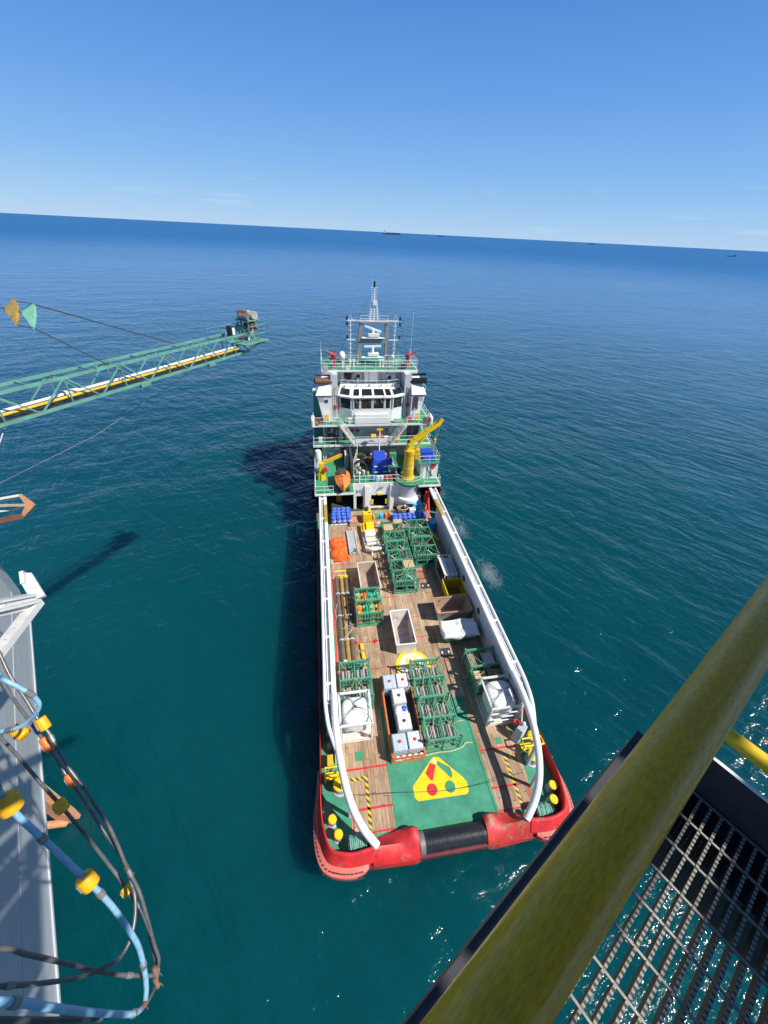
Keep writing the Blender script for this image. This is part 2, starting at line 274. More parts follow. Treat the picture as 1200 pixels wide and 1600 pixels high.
    L(mf.outputs[0], b.inputs['Base Color'])
    return m
M['water'] = water_mat()

# ------------------------------------------------------------------ mesh helpers
class MB:
    def __init__(s): s.v = []; s.f = []
    def add(s, vs, fs):
        o = len(s.v); s.v += [tuple(v) for v in vs]; s.f += [tuple(i+o for i in f) for f in fs]; return s
    def box(s, x0, x1, y0, y1, z0, z1):
        return s.add([(x0,y0,z0),(x1,y0,z0),(x1,y1,z0),(x0,y1,z0),(x0,y0,z1),(x1,y0,z1),(x1,y1,z1),(x0,y1,z1)],
                     [(3,2,1,0),(4,5,6,7),(0,1,5,4),(1,2,6,5),(2,3,7,6),(3,0,4,7)])
    def hexa(s, b, t): return s.add(list(b)+list(t), [(3,2,1,0),(4,5,6,7),(0,1,5,4),(1,2,6,5),(2,3,7,6),(3,0,4,7)])
    def bar(s, p, q, w=.08, h=None, up=(0,0,1)):
        h = w if h is None else h; p = Vector(p); q = Vector(q); d = (q-p).normalized(); up = Vector(up)
        if abs(d.dot(up)) > .98: up = Vector((0,1,0))
        a = d.cross(up).normalized()*w/2; b = a.cross(d).normalized()*h/2
        return s.hexa([p-a-b, p+a-b, p+a+b, p-a+b], [q-a-b, q+a-b, q+a+b, q-a+b])
    def tube(s, pts, r, n=8, caps=True):
        pts = [Vector(p) for p in pts]; rs = r if isinstance(r, (list, tuple)) else [r]*len(pts)
        rings = []; ref = None
        for i, p in enumerate(pts):
            d = (pts[min(i+1, len(pts)-1)]-pts[max(i-1, 0)]).normalized()
            if ref is None:
                ref = Vector((0,0,1)) if abs(d.z) < .9 else Vector((1,0,0))
            a = d.cross(ref).normalized(); b = a.cross(d).normalized(); ref = b
            rings.append([p+(a*math.cos(t*2*math.pi/n)+b*math.sin(t*2*math.pi/n))*rs[i] for t in range(n)])
        vs = [v for g in rings for v in g]; fs = []
        for i in range(len(rings)-1):
            for t in range(n): fs.append((i*n+t, i*n+(t+1) % n, (i+1)*n+(t+1) % n, (i+1)*n+t))
        if caps: fs.append(tuple(range(n-1, -1, -1))); fs.append(tuple((len(rings)-1)*n+t for t in range(n)))
        return s.add(vs, fs)
    def lathe(s, prof, c=(0,0,0), n=16, axis='z'):
        vs = []; fs = []; c = Vector(c)
        for r, z in prof:
            for t in range(n):
                a = t*2*math.pi/n; x, y = r*math.cos(a), r*math.sin(a)
                vs.append(c+(Vector((x,y,z)) if axis == 'z' else Vector((z,x,y)) if axis == 'x' else Vector((x,-z,y)) if False else Vector((y,z,x))))
        for i in range(len(prof)-1):
            for t in range(n): fs.append((i*n+t, i*n+(t+1) % n, (i+1)*n+(t+1) % n, (i+1)*n+t))
        fs.append(tuple(range(n-1, -1, -1))); fs.append(tuple((len(prof)-1)*n+t for t in range(n)))
        return s.add(vs, fs)
    def prism(s, poly, z0, z1):
        n = len(poly)
        return s.add([(x,y,z0) for x,y in poly]+[(x,y,z1) for x,y in poly],
                     [tuple(range(n-1,-1,-1)), tuple(range(n,2*n))]+[(i,(i+1)%n,n+(i+1)%n,n+i) for i in range(n)])
    def xprism(s, poly, x0, x1):     # poly in (y, z)
        n = len(poly)
        return s.add([(x0,y,z) for y,z in poly]+[(x1,y,z) for y,z in poly],
                     [tuple(range(n-1,-1,-1)), tuple(range(n,2*n))]+[(i,(i+1)%n,n+(i+1)%n,n+i) for i in range(n)])
    def yprism(s, poly, y0, y1):     # poly in (x, z)
        n = len(poly)
        return s.add([(x,y0,z) for x,z in poly]+[(x,y1,z) for x,z in poly],
                     [tuple(range(n)), tuple(range(2*n-1,n-1,-1))]+[(i,n+i,n+(i+1)%n,(i+1)%n) for i in range(n)])
    def ball(s, c, r, n=12, k=8, sz=1.0):
        prof = [(max(r*math.sin(math.pi*i/k), .002), -r*sz*math.cos(math.pi*i/k)) for i in range(k+1)]
        return s.lathe(prof, c, n)
    def build(s, name, m, parent=None, loc=(0,0,0), rz=0, bevel=0, smooth=False):
        me = bpy.data.meshes.new(name); me.from_pydata(s.v, [], s.f); me.update()
        bm = bmesh.new(); bm.from_mesh(me); bmesh.ops.recalc_face_normals(bm, faces=bm.faces); bm.to_mesh(me); bm.free()
        o = bpy.data.objects.new(name, me); C.objects.link(o)
        me.materials.append(M[m] if isinstance(m, str) else m)
        o.location = loc; o.rotation_euler = (0,0,rz)
        if parent: o.parent = parent
        if smooth: me.polygons.foreach_set('use_smooth', [True]*len(me.polygons))
        if smooth:
            es = o.modifiers.new('edge', 'EDGE_SPLIT'); es.split_angle = R(42)
        if bevel:
            bv = o.modifiers.new('bevel', 'BEVEL'); bv.width = bevel; bv.segments = 2; bv.limit_method = 'ANGLE'; bv.angle_limit = R(50)
        return o
def box(name, m, x0, x1, y0, y1, z0, z1, parent=None, bevel=0): return MB().box(x0,x1,y0,y1,z0,z1).build(name, m, parent, bevel=bevel)
def tag(o, label, cat, group=None, kind=None):
    o['label'] = label; o['category'] = cat
    if group: o['group'] = group
    if kind: o['kind'] = kind
    return o
def thing(name, label, cat, loc=(0,0,0), rz=0, group=None):
    o = bpy.data.objects.new(name, None); C.objects.link(o); o.location = loc; o.rotation_euler = (0,0,rz); o.empty_display_size = .3
    return tag(o, label, cat, group)
def copy_tree(o, parent=None):
    c = o.copy(); C.objects.link(c)
    if parent: c.parent = parent
    for ch in list(o.children): copy_tree(ch, c)
    return c
def struct(o): o['kind'] = 'structure'; return o
def crm(pts, k=6):       # smooth curve through points
    P = [Vector(p) for p in pts]; out = []
    for i in range(len(P)-1):
        a = P[max(i-1,0)]; b = P[i]; c = P[i+1]; d = P[min(i+2,len(P)-1)]
        for j in range(k):
            t = j/k; out.append(.5*((2*b)+(c-a)*t+(2*a-5*b+4*c-d)*t*t+(3*b-a-3*c+d)*t*t*t))
    out.append(P[-1]); return out
def railing(pts, h=1.05, r=.028, posts=1.4, mids=(.5,), name='railing', parent=None, m='cleanwhite', closed=False):
    mb = MB(); P = [Vector(p) for p in pts]
    if closed: P.append(P[0])
    for i in range(len(P)-1):
        a, b = P[i], P[i+1]; L = (b-a).length; n = max(1, round(L/posts))
        for z in (*[h*q for q in mids], h): mb.tube([a+Vector((0,0,z)), b+Vector((0,0,z))], r, 6)
        for j in range(n+1):
            q = a.lerp(b, j/n); mb.tube([q, q+Vector((0,0,h))], r, 6)
    return mb.build(name, m, parent)
D = 2.0     # main deck height above the water

# ================================================================== SEA
S = 90000
struct(MB().add([(-S,-S,0),(S,-S,0),(S,S,0),(-S,S,0)], [(0,1,2,3)]).build('sea_water', 'water'))

# ================================================================== SUPPLY VESSEL (deck coordinates: z=0 is the cargo deck)
V = thing('supply_vessel', 'red, white and green supply ship lying stern-on below the platform, deck full of cargo', 'ship', (0,0,D))
def mir(p): return [(-x, y) for x, y in p]
# --- hull: aft body, fore body
aft = [(-5.4,-.75),(-6.5,-.5),(-7.5,.3),(-8.0,1.6),(-8.04,4.5),(-7.95,34),(7.95,34),(8.04,4.5),(8.0,1.6),(7.5,.3),(6.5,-.5),(5.4,-.75)]
hull = MB(); na = len(aft)
hull.add([(x*(.86 if y < 3 else 1), y+1.5*(y < 3), -3.2) for x, y in aft]+[(x,y,-.42) for x,y in aft]+[(x,y,-.03) for x,y in aft], [tuple(range(na-1,-1,-1))]+[(i,(i+1)%na,na+(i+1)%na,na+i) for i in range(na)]+[(na+i,na+(i+1)%na,2*na+(i+1)%na,2*na+i) for i in range(na)]+[tuple(range(2*na,3*na))])
fore_b = [(-7.95,33.6),(7.95,33.6),(7.95,50),(6.4,57),(3.4,62),(0,65),(-3.4,62),(-6.4,57),(-7.95,50)]
fore_t = [(-8.0,33.6),(8.05,33.6),(8.05,50),(7.2,58),(4.4,64),(0,67.5),(-4.4,64),(-7.2,58),(-8.0,50)]
nb = len(fore_b)
hull.add([(x,y,-3.2) for x,y in fore_b]+[(x,y,-.05) for x,y in fore_b]+[(x,y,3.74) for x,y in fore_t],
         [tuple(range(nb-1,-1,-1))]+[(i,(i+1)%nb,nb+(i+1)%nb,nb+i) for i in range(1,nb)]+[(nb+i,nb+(i+1)%nb,2*nb+(i+1)%nb,2*nb+i) for i in range(1,nb)])
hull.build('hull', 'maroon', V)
# --- stern bulwark loft (both quarters)
def loft(path, sect, name, m, wfun, zfun=lambda i: 1.0, sm=True):
    P = [Vector((x,y,0)) for x,y in path]; mb = MB(); rings = []
    for i, p in enumerate(P):
        d = (P[min(i+1,len(P)-1)]-P[max(i-1,0)]).normalized(); n = Vector((-d.y,d.x,0))*SIDE
        rings.append([p+n*(o*wfun(i)) + Vector((0,0,z*(zfun(i) if z > 0 else 1))) for o, z in sect])
    k = len(sect); vs = [v for r_ in rings for v in r_]
    fs = [(i*k+j, i*k+(j+1)%k, (i+1)*k+(j+1)%k, (i+1)*k+j) for i in range(len(P)-1) for j in range(k)]
    fs += [tuple(range(k)), tuple((len(P)-1)*k+j for j in range(k))]
    return mb.add(vs, fs).build(name, m, V, smooth=False)
for SIDE, sg in ((-1,-1),(1,1)):
    base = crm([(7.93,7.5),(7.95,5.0),(7.95,3.2),(7.90,2.05),(7.70,1.0),(7.36,.28),(6.90,.03),(6.1,-.10),(4.95,.0)], 5)
    path = [(sg*p.x, p.y) for p in base]; n = len(path)
    w = lambda i: .12 + .84*min(1, max(0, (i-4)/22))
    loft(path, [(0,0),(0,1.08),(.08,1.12),(.17,1.06),(.60,.44),(.60,-.05),(.5,-.05),(.06,-.05),(.06,0)], 'stern_bulwark', 'red', w, lambda i: 1.0)
    loft(path[6:-2], [(.58,.46),(1.02,.30),(1.05,.22),(1.05,-.12),(.95,-.5),(.55,-.5)], 'rubbing_strip', 'pinkred', lambda i: w(i+6)*(1 if i < n-11 else (.93 if i < n-10 else (.86 if i < n-9 else .72))))
    # drain slots and tyre teeth along the strip
    teeth = MB()
    for i in range(9, n-4):
        for f in (0, .5):
            a = Vector((*path[i],0)).lerp(Vector((*path[i+1],0)), f); d = (Vector((*path[i+1],0))-Vector((*path[i],0))).normalized(); nn = Vector((-d.y,d.x,0))*SIDE
            q = a+nn*1.06*w(i); teeth.bar(q+Vector((0,0,-.10)), q+nn*.015+Vector((0,0,.12)), .12, .05)
            q = a+nn*.86*w(i); teeth.bar(q+Vector((0,0,.33)), q+Vector((0,0,.385)), .09, .06)
    teeth.build('fender_slots', 'darksteel', V)['kind'] = 'stuff'
    # side bulwark up to the house
    MB().box(*sorted((sg*7.90, sg*7.98)), 7.5, 33.2, -.02, 1.1).box(*sorted((sg*7.85, sg*8.02)), 7.5, 33.2, 1.1, 1.16).build('side_bulwark', 'red' if sg > 0 else 'maroon', V)  # port side in maroon: red in shadow, put into the colour
    for y in (9, 13, 17.5, 22, 27, 31): MB().tube([(sg*8.2,y,-1.3),(sg*8.2,y,.6)], .2, 10).build('hull_fender', 'rubber', V)
    # roller horn: peaked red casing at the end of the stern roller
    keys = ((2.13, [(.70,-.05),(.68,.42),(.52,.68),(.25,.74),(-.1,.66),(-.40,.44),(-.66,.12),(-.80,-.35),(-.74,-.62),(.3,-2.6),(.6,-2.6)]),
            (2.50, [(.80,-.05),(.78,.52),(.60,.84),(.32,.84),(-.05,.66),(-.40,.42),(-.70,.08),(-.86,-.40),(-.76,-.62),(.3,-2.6),(.6,-2.6)]),
            (3.2, [(.80,-.05),(.74,.30),(.56,.42),(.30,.52),(0,.62),(-.34,.48),(-.70,.10),(-.84,-.36),(-.76,-.62),(.3,-2.6),(.6,-2.6)]),
            (4.2, [(.70,-.05),(.64,.10),(.46,.18),(.20,.46),(0,.80),(-.22,.74),(-.68,.16),(-.80,-.30),(-.74,-.62),(.3,-2.6),(.6,-2.6)]),
            (5.0, [(.60,-.05),(.54,.04),(.36,.12),(.14,.56),(0,1.04),(-.14,1.02),(-.66,.22),(-.76,-.24),(-.72,-.62),(.3,-2.6),(.6,-2.6)]))
    k = 11; cols = [crm([(sg*kx, *pr_[j]) for kx, pr_ in keys], 5) for j in range(k)]; m_n = len(cols[0])
    mb = MB().add([cols[j][i] for i in range(m_n) for j in range(k)], [(i*k+j,i*k+(j+1)%k,(i+1)*k+(j+1)%k,(i+1)*k+j) for i in range(m_n-1) for j in range(k)]+[tuple(range(k)), tuple((m_n-1)*k+j for j in range(k))])
    mb.build('roller_horn', 'redworn' if sg > 0 else 'red', V, smooth=True)
MB().xprism([(-.55,-.62),(.5,-.62),(.5,-3),(.4,-3)], -2.12, 2.12).build('transom', 'redworn', V)
ro = MB().lathe([(.52,-2.1),(.58,-2.05),(.58,2.05),(.52,2.1)], (0,-.02,-.02), 36, 'x').build('stern_roller', 'black', V, smooth=True)
MB().lathe([(.60,-2.09),(.60,-1.78)], (0,-.02,-.02), 36, 'x').build('roller_band', 'steel', ro)
MB().lathe([(.60,1.80),(.60,2.09)], (0,-.02,-.02), 36, 'x').build('roller_band', 'black', ro)
MB().box(-2.12,2.12,-.60,-.52,-.60,-.35).build('roller_sill', 'redworn', V)
# --- deck surfaces
MB().prism([(-7.92,6.5),(-7.88,2.05),(-7.66,1.0),(-7.3,.36),(-6.8,.1),(-5.4,0),(5.4,0),(6.8,.1),(7.3,.36),(7.66,1.0),(7.88,2.05),(7.92,6.5),(7.88,43),(-7.88,43)], -.03, 0).build('deck_plating', 'greendeck', V)
pl = MB()
for a, b in (((-6.5,8),(-3.32,34.8)), ((3.32,8),(6.85,34.8)), ((-3.32,8.6),(3.32,34.8))): pl.add([(a[0],a[1],.004),(b[0],a[1],.004),(b[0],b[1],.004),(a[0],b[1],.004)], [(0,1,2,3)])
for s_ in (-1,1): pl.add([(s_*3.32,.78,.004),(s_*6.05,.82,.004),(s_*6.12,2.2,.004),(s_*6.4,4.2,.004),(s_*6.5,8,.004),(s_*3.32,8,.004)], [(0,1,2,3,4,5)])
pl.build('deck_planking', 'plank', V)
MB().box(-3.36,-3.28,.75,8.6,.003,.03).box(3.26,3.42,.75,8.6,.003,.03).box(-3.3,3.3,.66,.74,.003,.03).build('panel_edging', 'green', V)
ln = MB(); ln.each = ('deck_line', 'signred')
def flat(mb, poly, z): mb.add([(x,y,z) for x,y in poly], [tuple(range(len(poly)))])
def strip(mb, a, b, w, z=.008):
    if mb is not None and getattr(mb, 'each', None): q_ = MB(); strip(q_, a, b, w, z); q_.build(*mb.each, V); return
    a = Vector((*a,0)); b = Vector((*b,0)); d = (b-a).normalized(); nn = Vector((-d.y,d.x,0))*w/2
    mb.add([(p.x,p.y,z) for p in (a-nn,b-nn,b+nn,a+nn)], [(0,1,2,3)])
for y in (2.15, 4.5):
    strip(ln, (-6.3 if y > 3 else -5.9, y), (-3.36, y), .13); strip(ln, (3.43, y), (6.35 if y > 3 else 5.95, y), .13)
strip(ln, (-6.05,.9),(-3.36,.9), .1); strip(ln, (3.43,.86),(6.0,.86), .1)
strip(ln, (-5.98,.9),(-5.98,1.95), .12); strip(ln, (5.98,.9),(5.98,1.95), .12)
for y in (11.9, 14.6, 16.9, 24.9): strip(ln, (-6.45, y), (6.7, y), .07)
strip(ln, (3.2,19.8),(5.0,19.8), .09); strip(ln, (-1.7,19.6),(0,19.6), .08)
strip(ln, (-6.46,9),(-6.46,25), .13)
strip(ln, (2.7,21.8),(3.5,21.8), .25); strip(ln, (2.7,22.9),(3.5,22.9), .25); strip(ln, (3.45,21.8),(3.45,22.9), .12)
for x in (-4.9,-3.1,-1.2): strip(ln, (x,14.4),(x+.35,14.8), .3)
yl = MB(); strip(yl, (-6.2,23.9),(-3.7,23.9), .16); yl.build('deck_line', 'brightyellow', V)
hz = MB(); hz.each = ('hazard_line', 'hazard'); strip(hz, (-6.0,3.9),(-4.82,3.9), .2); strip(hz, (-4.92,3.8),(-4.94,1.0), .2); strip(hz, (5.02,3.8),(5.85,3.8), .2); strip(hz, (5.12,3.7),(5.12,.95), .2)
em = MB(); flat(em, [(-1.86,2.95),(-1.84,2.3),(-1.66,2.1),(1.66,2.05),(1.84,2.2),(1.88,2.75),(1.7,3.05),(.36,4.48),(0,4.56),(-.12,4.5)], .008); em.build('painted_emblem', 'brightyellow', V)
em = MB(); flat(em, [(-.36,4.22),(.02,4.02),(-.34,3.30),(-.44,3.10),(-.62,3.22),(-.82,3.62)], .012)
flat(em, [(-.6+.36*math.cos(t*math.pi/12), 2.62+.36*math.sin(t*math.pi/12)) for t in range(24)], .012); em.build('emblem_mark', 'signred', V)
em = MB(); flat(em, [(.16,4.3),(.98,3.75),(1.04,3.35),(.92,3.08),(.82,3.16),(.12,4.0)], .012)
flat(em, [(.66+.36*math.cos(t*math.pi/12), 2.62+.36*math.sin(t*math.pi/12)) for t in range(24)], .012); em.build('emblem_mark', 'greendeck', V)
em = MB(); flat(em, [(-.16,4.36),(.04,4.42),(.12,4.2),(-.04,4.1)], .012); em.build('emblem_mark', 'cleanwhite', V)
ci = MB(); N = 40
for r0, r1, z in ((1.22,1.5,.012),): ci.add([(.05+r_*math.cos(t*2*math.pi/N), 11.75+r_*1.0*math.sin(t*2*math.pi/N), z) for r_ in (r0,r1) for t in range(N)], [(t,(t+1)%N,N+(t+1)%N,N+t) for t in range(N)])
flat(ci, [(-.45,11.3),(-.2,11.3),(-.25,12.5),(-.5,12.5)], .012); flat(ci, [(.3,11.3),(.5,11.3),(.45,12.6),(.25,12.6)], .012); flat(ci, [(-.3,11.6),(.4,12.0),(.4,12.25),(-.3,11.85)], .0125)
ci.build('winching_circle', 'brightyellow', V)
ci = MB(); flat(ci, [(.05+1.22*math.cos(t*2*math.pi/N), 11.75+1.22*math.sin(t*2*math.pi/N)) for t in range(N)], .0085); ci.build('winching_circle', 'offwhite', V)
for x, y in ((-5.7,25.75),(3.3,20.75),(3.2,12.7)):
    h = box('deck_hatch', 'darksteel', x-.48,x+.48,y-.42,y+.42,.003,.03, V)
    for dx in (-.3,.3): box('hatch_plate', 'cleanwhite', x+dx-.06,x+dx+.06,y-.12,y+.12,.03,.035, h)
box('deck_hatch', 'green', -5.55,-5.0,5.0,5.6,.003,.03, V)
box('deck_hatch', 'green', 4.9,5.35,4.75,5.2,.003,.03, V)
# --- inner bulwark walls and cargo rail
for sg in (-1,1):
    X = lambda a, b: sorted((sg*a, sg*b))
    w = MB().box(*X(6.86,6.96), 7.2, 31.0, 0, 3.30)
    for i in range(12): w.box(*X(6.96,7.30), 7.6+i*2.1, 7.72+i*2.1, 0, 3.3)
    wall = w.build('bulwark_wall', 'lightgrey', V)
    br = MB()
    for i in range(8): br.bar((sg*7.45, 9+i*3, 3.2), (sg*7.6, 9+i*3, .0), .12)
    br.build('rail_stanchion', 'grey', V)
    inner = MB().box(*X(6.62,6.98), 7.6, 28.2, 3.30, 3.60).build('cargo_rail', 'white', V, bevel=.04)
    MB().box(*X(6.62,6.98), 28.2, 31.6, 3.29, 3.62).build('hazard_end', 'hazard', inner, bevel=.02)
    MB().box(*X(6.62,6.98), 31.6, 34.2, 3.30, 3.60).build('rail_end', 'white', inner)
    out = MB().tube([(sg*7.45,8.6,3.48),(sg*7.45,34.2,3.48)], .13, 10).tube([(sg*7.22,7.8,3.38),(sg*7.22,34.2,3.38)], .055, 8).tube([(sg*7.08,7.8,3.34),(sg*7.08,34.2,3.34)], .045, 8).build('outer_rail', 'white', V, smooth=True)
    cr = MB()
    for i in range(7): cr.box(*X(6.9,7.5), 8.9+i*4.0, 9.06+i*4.0, 3.42, 3.585)
    cr.build('rail_crosspiece', 'white', inner)
    fl = MB().box(*X(6.97,7.36), 7.4, 34, 3.0, 3.06); fl.build('rail_gutter', 'grey', inner)
    tp = crm([(sg*6.8,8.2,3.45),(sg*6.80,6.4,3.44),(sg*6.68,4.6,3.25),(sg*6.42,3.0,2.85),(sg*6.02,1.7,2.25),(sg*5.45,.75,1.6),(sg*4.72,.02,.93)], 8)
    MB().tube(tp, .235, 14).build('bent_rail_tube', 'cleanwhite', V, smooth=True)
    tp2 = crm([(sg*7.45,8.8,3.48),(sg*7.42,7.4,3.46),(sg*7.25,6.0,3.40),(sg*6.92,4.9,3.3),(sg*6.68,4.2,3.15)], 8)
    MB().tube(tp2, .14, 12).build('bent_rail_tube', 'cleanwhite', V, smooth=True)
    MB().xprism([(5.0,0),(7.4,0),(7.4,2.9),(6.4,2.9)], *X(6.86,6.95)).build('rail_bracket', 'lightgrey', V)
    MB().bar((sg*6.55,3.2,0),(sg*6.50,3.3,2.75), .2).bar((sg*6.2,1.9,0),(sg*6.1,1.95,2.1), .16).build('rail_stanchion', 'lightgrey', V)
for y_, z_, r_ in ((26.2,2.2,.3),(25.9,1.5,.32),(25.8,.9,.12),(19.6,1.9,.34),(15.3,2.0,.3)): MB().lathe([(r_,6.80),(r_,6.858)], (0,y_,z_), 16, 'x').build('wall_disc', 'offwhite' if y_ > 20 else 'darksteel', V)
MB().box(6.855,6.87,24.6,24.75,.2,2.2).build('wall_stripe', 'maroon', V)
# port rail lies partly under a sheet of blue-grey plastic; bits and pieces in the side passages
for i, (x, y, m_) in enumerate(((-7.3,6.1,'ropegreen'),(-7.35,7.0,'timber'),(-7.5,15.0,'yellowworn'),(-7.5,16.0,'yellowworn'),(-7.45,12.4,'grey'),(-7.45,9.6,'grey'))):
    MB().lathe([(.16,0),(.2,.05),(.2,.5),(.12,.6)], (x,y,0), 10).build('passage_bollard', m_, V)
# --- bollards, capstans, guards
for x, y, r, h in ((-7.28,1.72,.25,.75),(-6.95,.92,.25,.75),(7.40,1.58,.26,.75),(7.05,.82,.26,.75),(-6.72,3.5,.40,.85),(6.95,3.42,.40,.85),(7.45,4.7,.34,.8),(5.05,.42,.16,.5)):
    b = MB().lathe([(r*1.25,0),(r*1.25,.06),(r*.95,.1),(r*.9,h-.12)], (x,y,0), 18).build('bollard', 'grey', V, smooth=True)
    MB().lathe([(r*.98,h-.14),(r*1.08,h-.1),(r*1.08,h-.02),(r*.9,h+.03)], (x,y,0), 20).build('bollard_cap', 'brightyellow', b, smooth=True)
for sg, (x0, x1) in ((-1,(-6.4,-5.15)),(1,(5.6,6.75))):
    cp = MB().lathe([(.42,0),(.42,.03),(.2,.06),(.2,x1-x0-.06),(.42,x1-x0-.03),(.42,x1-x0)], (x0,.42,.42), 18, 'x').build('mooring_capstan', 'darksteel', V)
    cl = MB()
    for j in range(2):
        pts = []
        for t in range(9*12):
            a = t*2*math.pi/12; pts.append((x0+.1+(x1-x0-.2)*t/(9*12-1), .42+(.34+.05*j+.03*math.sin(t*.7))*math.cos(a), .42+(.34+.05*j+.03*math.sin(t*.7))*math.sin(a)))
        cl.tube(pts, .055, 6)
    cl.build('coiled_mooring_rope', 'ropegreen', cp)
for sg, xs in ((-1,(-7.65,-6.45)),(1,(6.4,7.85))):
    g = MB()
    for z in (.55, 1.1): g.tube([(xs[0],3.95,z),(xs[1],3.95,z)], .06, 8)
    for x in (*xs, sum(xs)/2): g.tube([(x,3.95,0),(x,3.95,1.1)], .05, 8)
    g.tube([(xs[0],3.95,1.1),(xs[0],4.45,1.1),(xs[1],4.45,1.1),(xs[1],3.95,1.1)], .06, 8)
    g.box(xs[0],xs[1],4.05,4.4,.35,.42)
    g.build('yellow_guard_frame', 'brightyellow', V)
box('yellow_locker', 'yellowworn', -7.5,-7.1,4.7,5.4,0,.7, V, .03)
rp = MB(); random.seed(3)
for i in range(26):
    a = random.random()*6.3; rp.tube([(6.55+.3*math.cos(a+t)*random.uniform(.5,1), 5.55+.35*math.sin(a+t)*random.uniform(.5,1), .9+.25*random.random()) for t in (0,.8,1.7,2.6)], .05, 5)
rb = rp.build('red_rope_heap', 'signred', V)
fp = MB().hexa([(6.35,4.55,0),(6.95,4.85,0),(6.6,5.35,0),(6.0,5.05,0)], [(6.55,4.75,1.35),(7.0,5.0,1.6),(6.75,5.4,1.6),(6.25,5.15,1.35)]).build('fairlead_plate', 'lightgrey', V, bevel=.03)
MB().ball((6.75,5.2,1.72), .14).build('plate_knob', 'cleanwhite', fp)

# --- houses
def wall_open(mb, x0, x1, y0, y1, z0, z1, holes):
    """wall along x with rectangular openings (x0,x1,z0,z1), built from butted blocks"""
    xs = sorted({x0, x1, *[h for a in holes for h in a[:2]]})
    for a, b in zip(xs, xs[1:]):
        hs = sorted((h[2], h[3]) for h in holes if h[0] <= a+1e-6 and h[1] >= b-1e-6); z = z0
        for h0, h1 in hs:
            if h0 > z+1e-6: mb.box(a,b,y0,y1,z,h0)
            z = h1
        if z < z1-1e-6: mb.box(a,b,y0,y1,z,z1)
    return mb
# main-deck front: open winch spaces under the forecastle, shade painted into a near-black floor
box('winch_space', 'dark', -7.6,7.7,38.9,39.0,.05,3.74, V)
box('winch_space_shade_floor', 'dark', -7.84,7.84,34.9,42.5,.006,.045, V)
wf = wall_open(MB(), -3.1, 3.0, 35.3, 35.5, 0, 3.74, [(-2.75,-1.85,0,2.1),(-.82,1.42,.25,2.15)]).build('house_front', 'white', V)
for a, b in ((-1.75,-.95),(1.55,2.3)): MB().xprism([(34.85,0),(35.3,0),(35.3,3.7),(35.05,3.7)], a+.1, b-.1).build('buttress', 'cleanwhite', wf)
for x0,x1,z0,z1 in ((.05,.6,2.17,2.45),(.05,.6,.0,.22),(-.8,-.5,.75,1.5),(1.1,1.4,.75,1.5)): box('yellow_pad', 'brightyellow', x0,x1,35.16,35.28,z0,z1, wf, .02)
MB().tube([(-.1,35.22,2.75),(.2,35.2,3.2),(.42,35.2,3.55),(.35,35.22,3.0),(.75,35.2,3.5),(.6,35.22,3.1)], .035, 6).build('hanging_wire', 'darksteel', wf)
for x in (-2.55,-2.1): box('wall_bracket', 'grey', x-.12,x+.12,35.2,35.29,2.75,3.15, wf)
wsp = MB()
for x in (-3.12, 3.0): wsp.box(x,x+.12,35.52,42.5,0,3.72)
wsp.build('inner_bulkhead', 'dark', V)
wn_ = MB().lathe([(1.1,-1.0),(1.1,-.9),(.5,-.88),(.5,.88),(1.1,.9),(1.1,1.0)], (.3,37.4,1.15), 24, 'x').build('towing_winch', 'darksteel', V)
for x0, x1, m_ in ((-7.0,-6.6,'yellowworn'),(-5.3,-4.6,'yellowworn'),(3.4,4.0,'yellowworn'),(6.0,6.5,'timber'),(4.6,5.6,'steel')):
    MB().box(x0,x1,37.2,37.9,0,.9).box(x0+.1,x1-.1,37.3,37.8,.9,1.5).build('stowed_gear', m_, V, bevel=.05)
# forecastle deck (z 4) with its cut-back middle
fd = MB().box(-8.0,-3.12,33.2,44,3.76,4.0).box(-3.12,5.2,35.3,44,3.76,4.0).box(5.2,8.12,34.2,44,3.76,4.0).build('forecastle_deck', 'white', V)
gd = MB()
for x0,x1,y0 in ((-7.9,-3.2,33.32),(-3.2,5.2,35.42),(5.2,8.0,34.32)): gd.add([(x0,y0,4.004),(x1,y0,4.004),(x1,43,4.004),(x0,43,4.004)], [(0,1,2,3)])
gd.build('deck_paint', 'green', fd)
railing([(-7.9,43,4),(-7.9,33.35,4),(-5.75,33.35,4)], parent=V)
railing([(-3.0,35.42,4),(2.75,35.42,4)], parent=V)
railing([(5.9,34.3,4),(8.0,34.3,4),(8.0,35.2,4)], parent=V)
# level-2 block, walls set back
box('deckhouse', 'grey', -6.9,-6.3,42.6,56,4.0,6.42, V)
dh = wall_open(MB(), -6.3,6.9, 42.6,42.8, 4.0,6.42, [(-4.3,-3.6,4.0,6.1)]).box(6.75,6.9,42.8,56,4,6.42).box(-6.3,6.75,48,48.2,4,6.42).build('deckhouse', 'grey', V)
for x, z, m_ in ((-5.6,4.6,'cleanwhite'),(-4.8,5.3,'cleanwhite'),(-5.4,5.6,'darksteel')): box('wall_box', m_, x-.3,x+.3,42.4,42.58,z,z+.3, dh)
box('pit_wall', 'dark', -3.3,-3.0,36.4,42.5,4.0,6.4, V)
box('vent_trunk', 'lightgrey', -3.9,-3.4,39.6,41.2,4.0,5.9, V, .03)
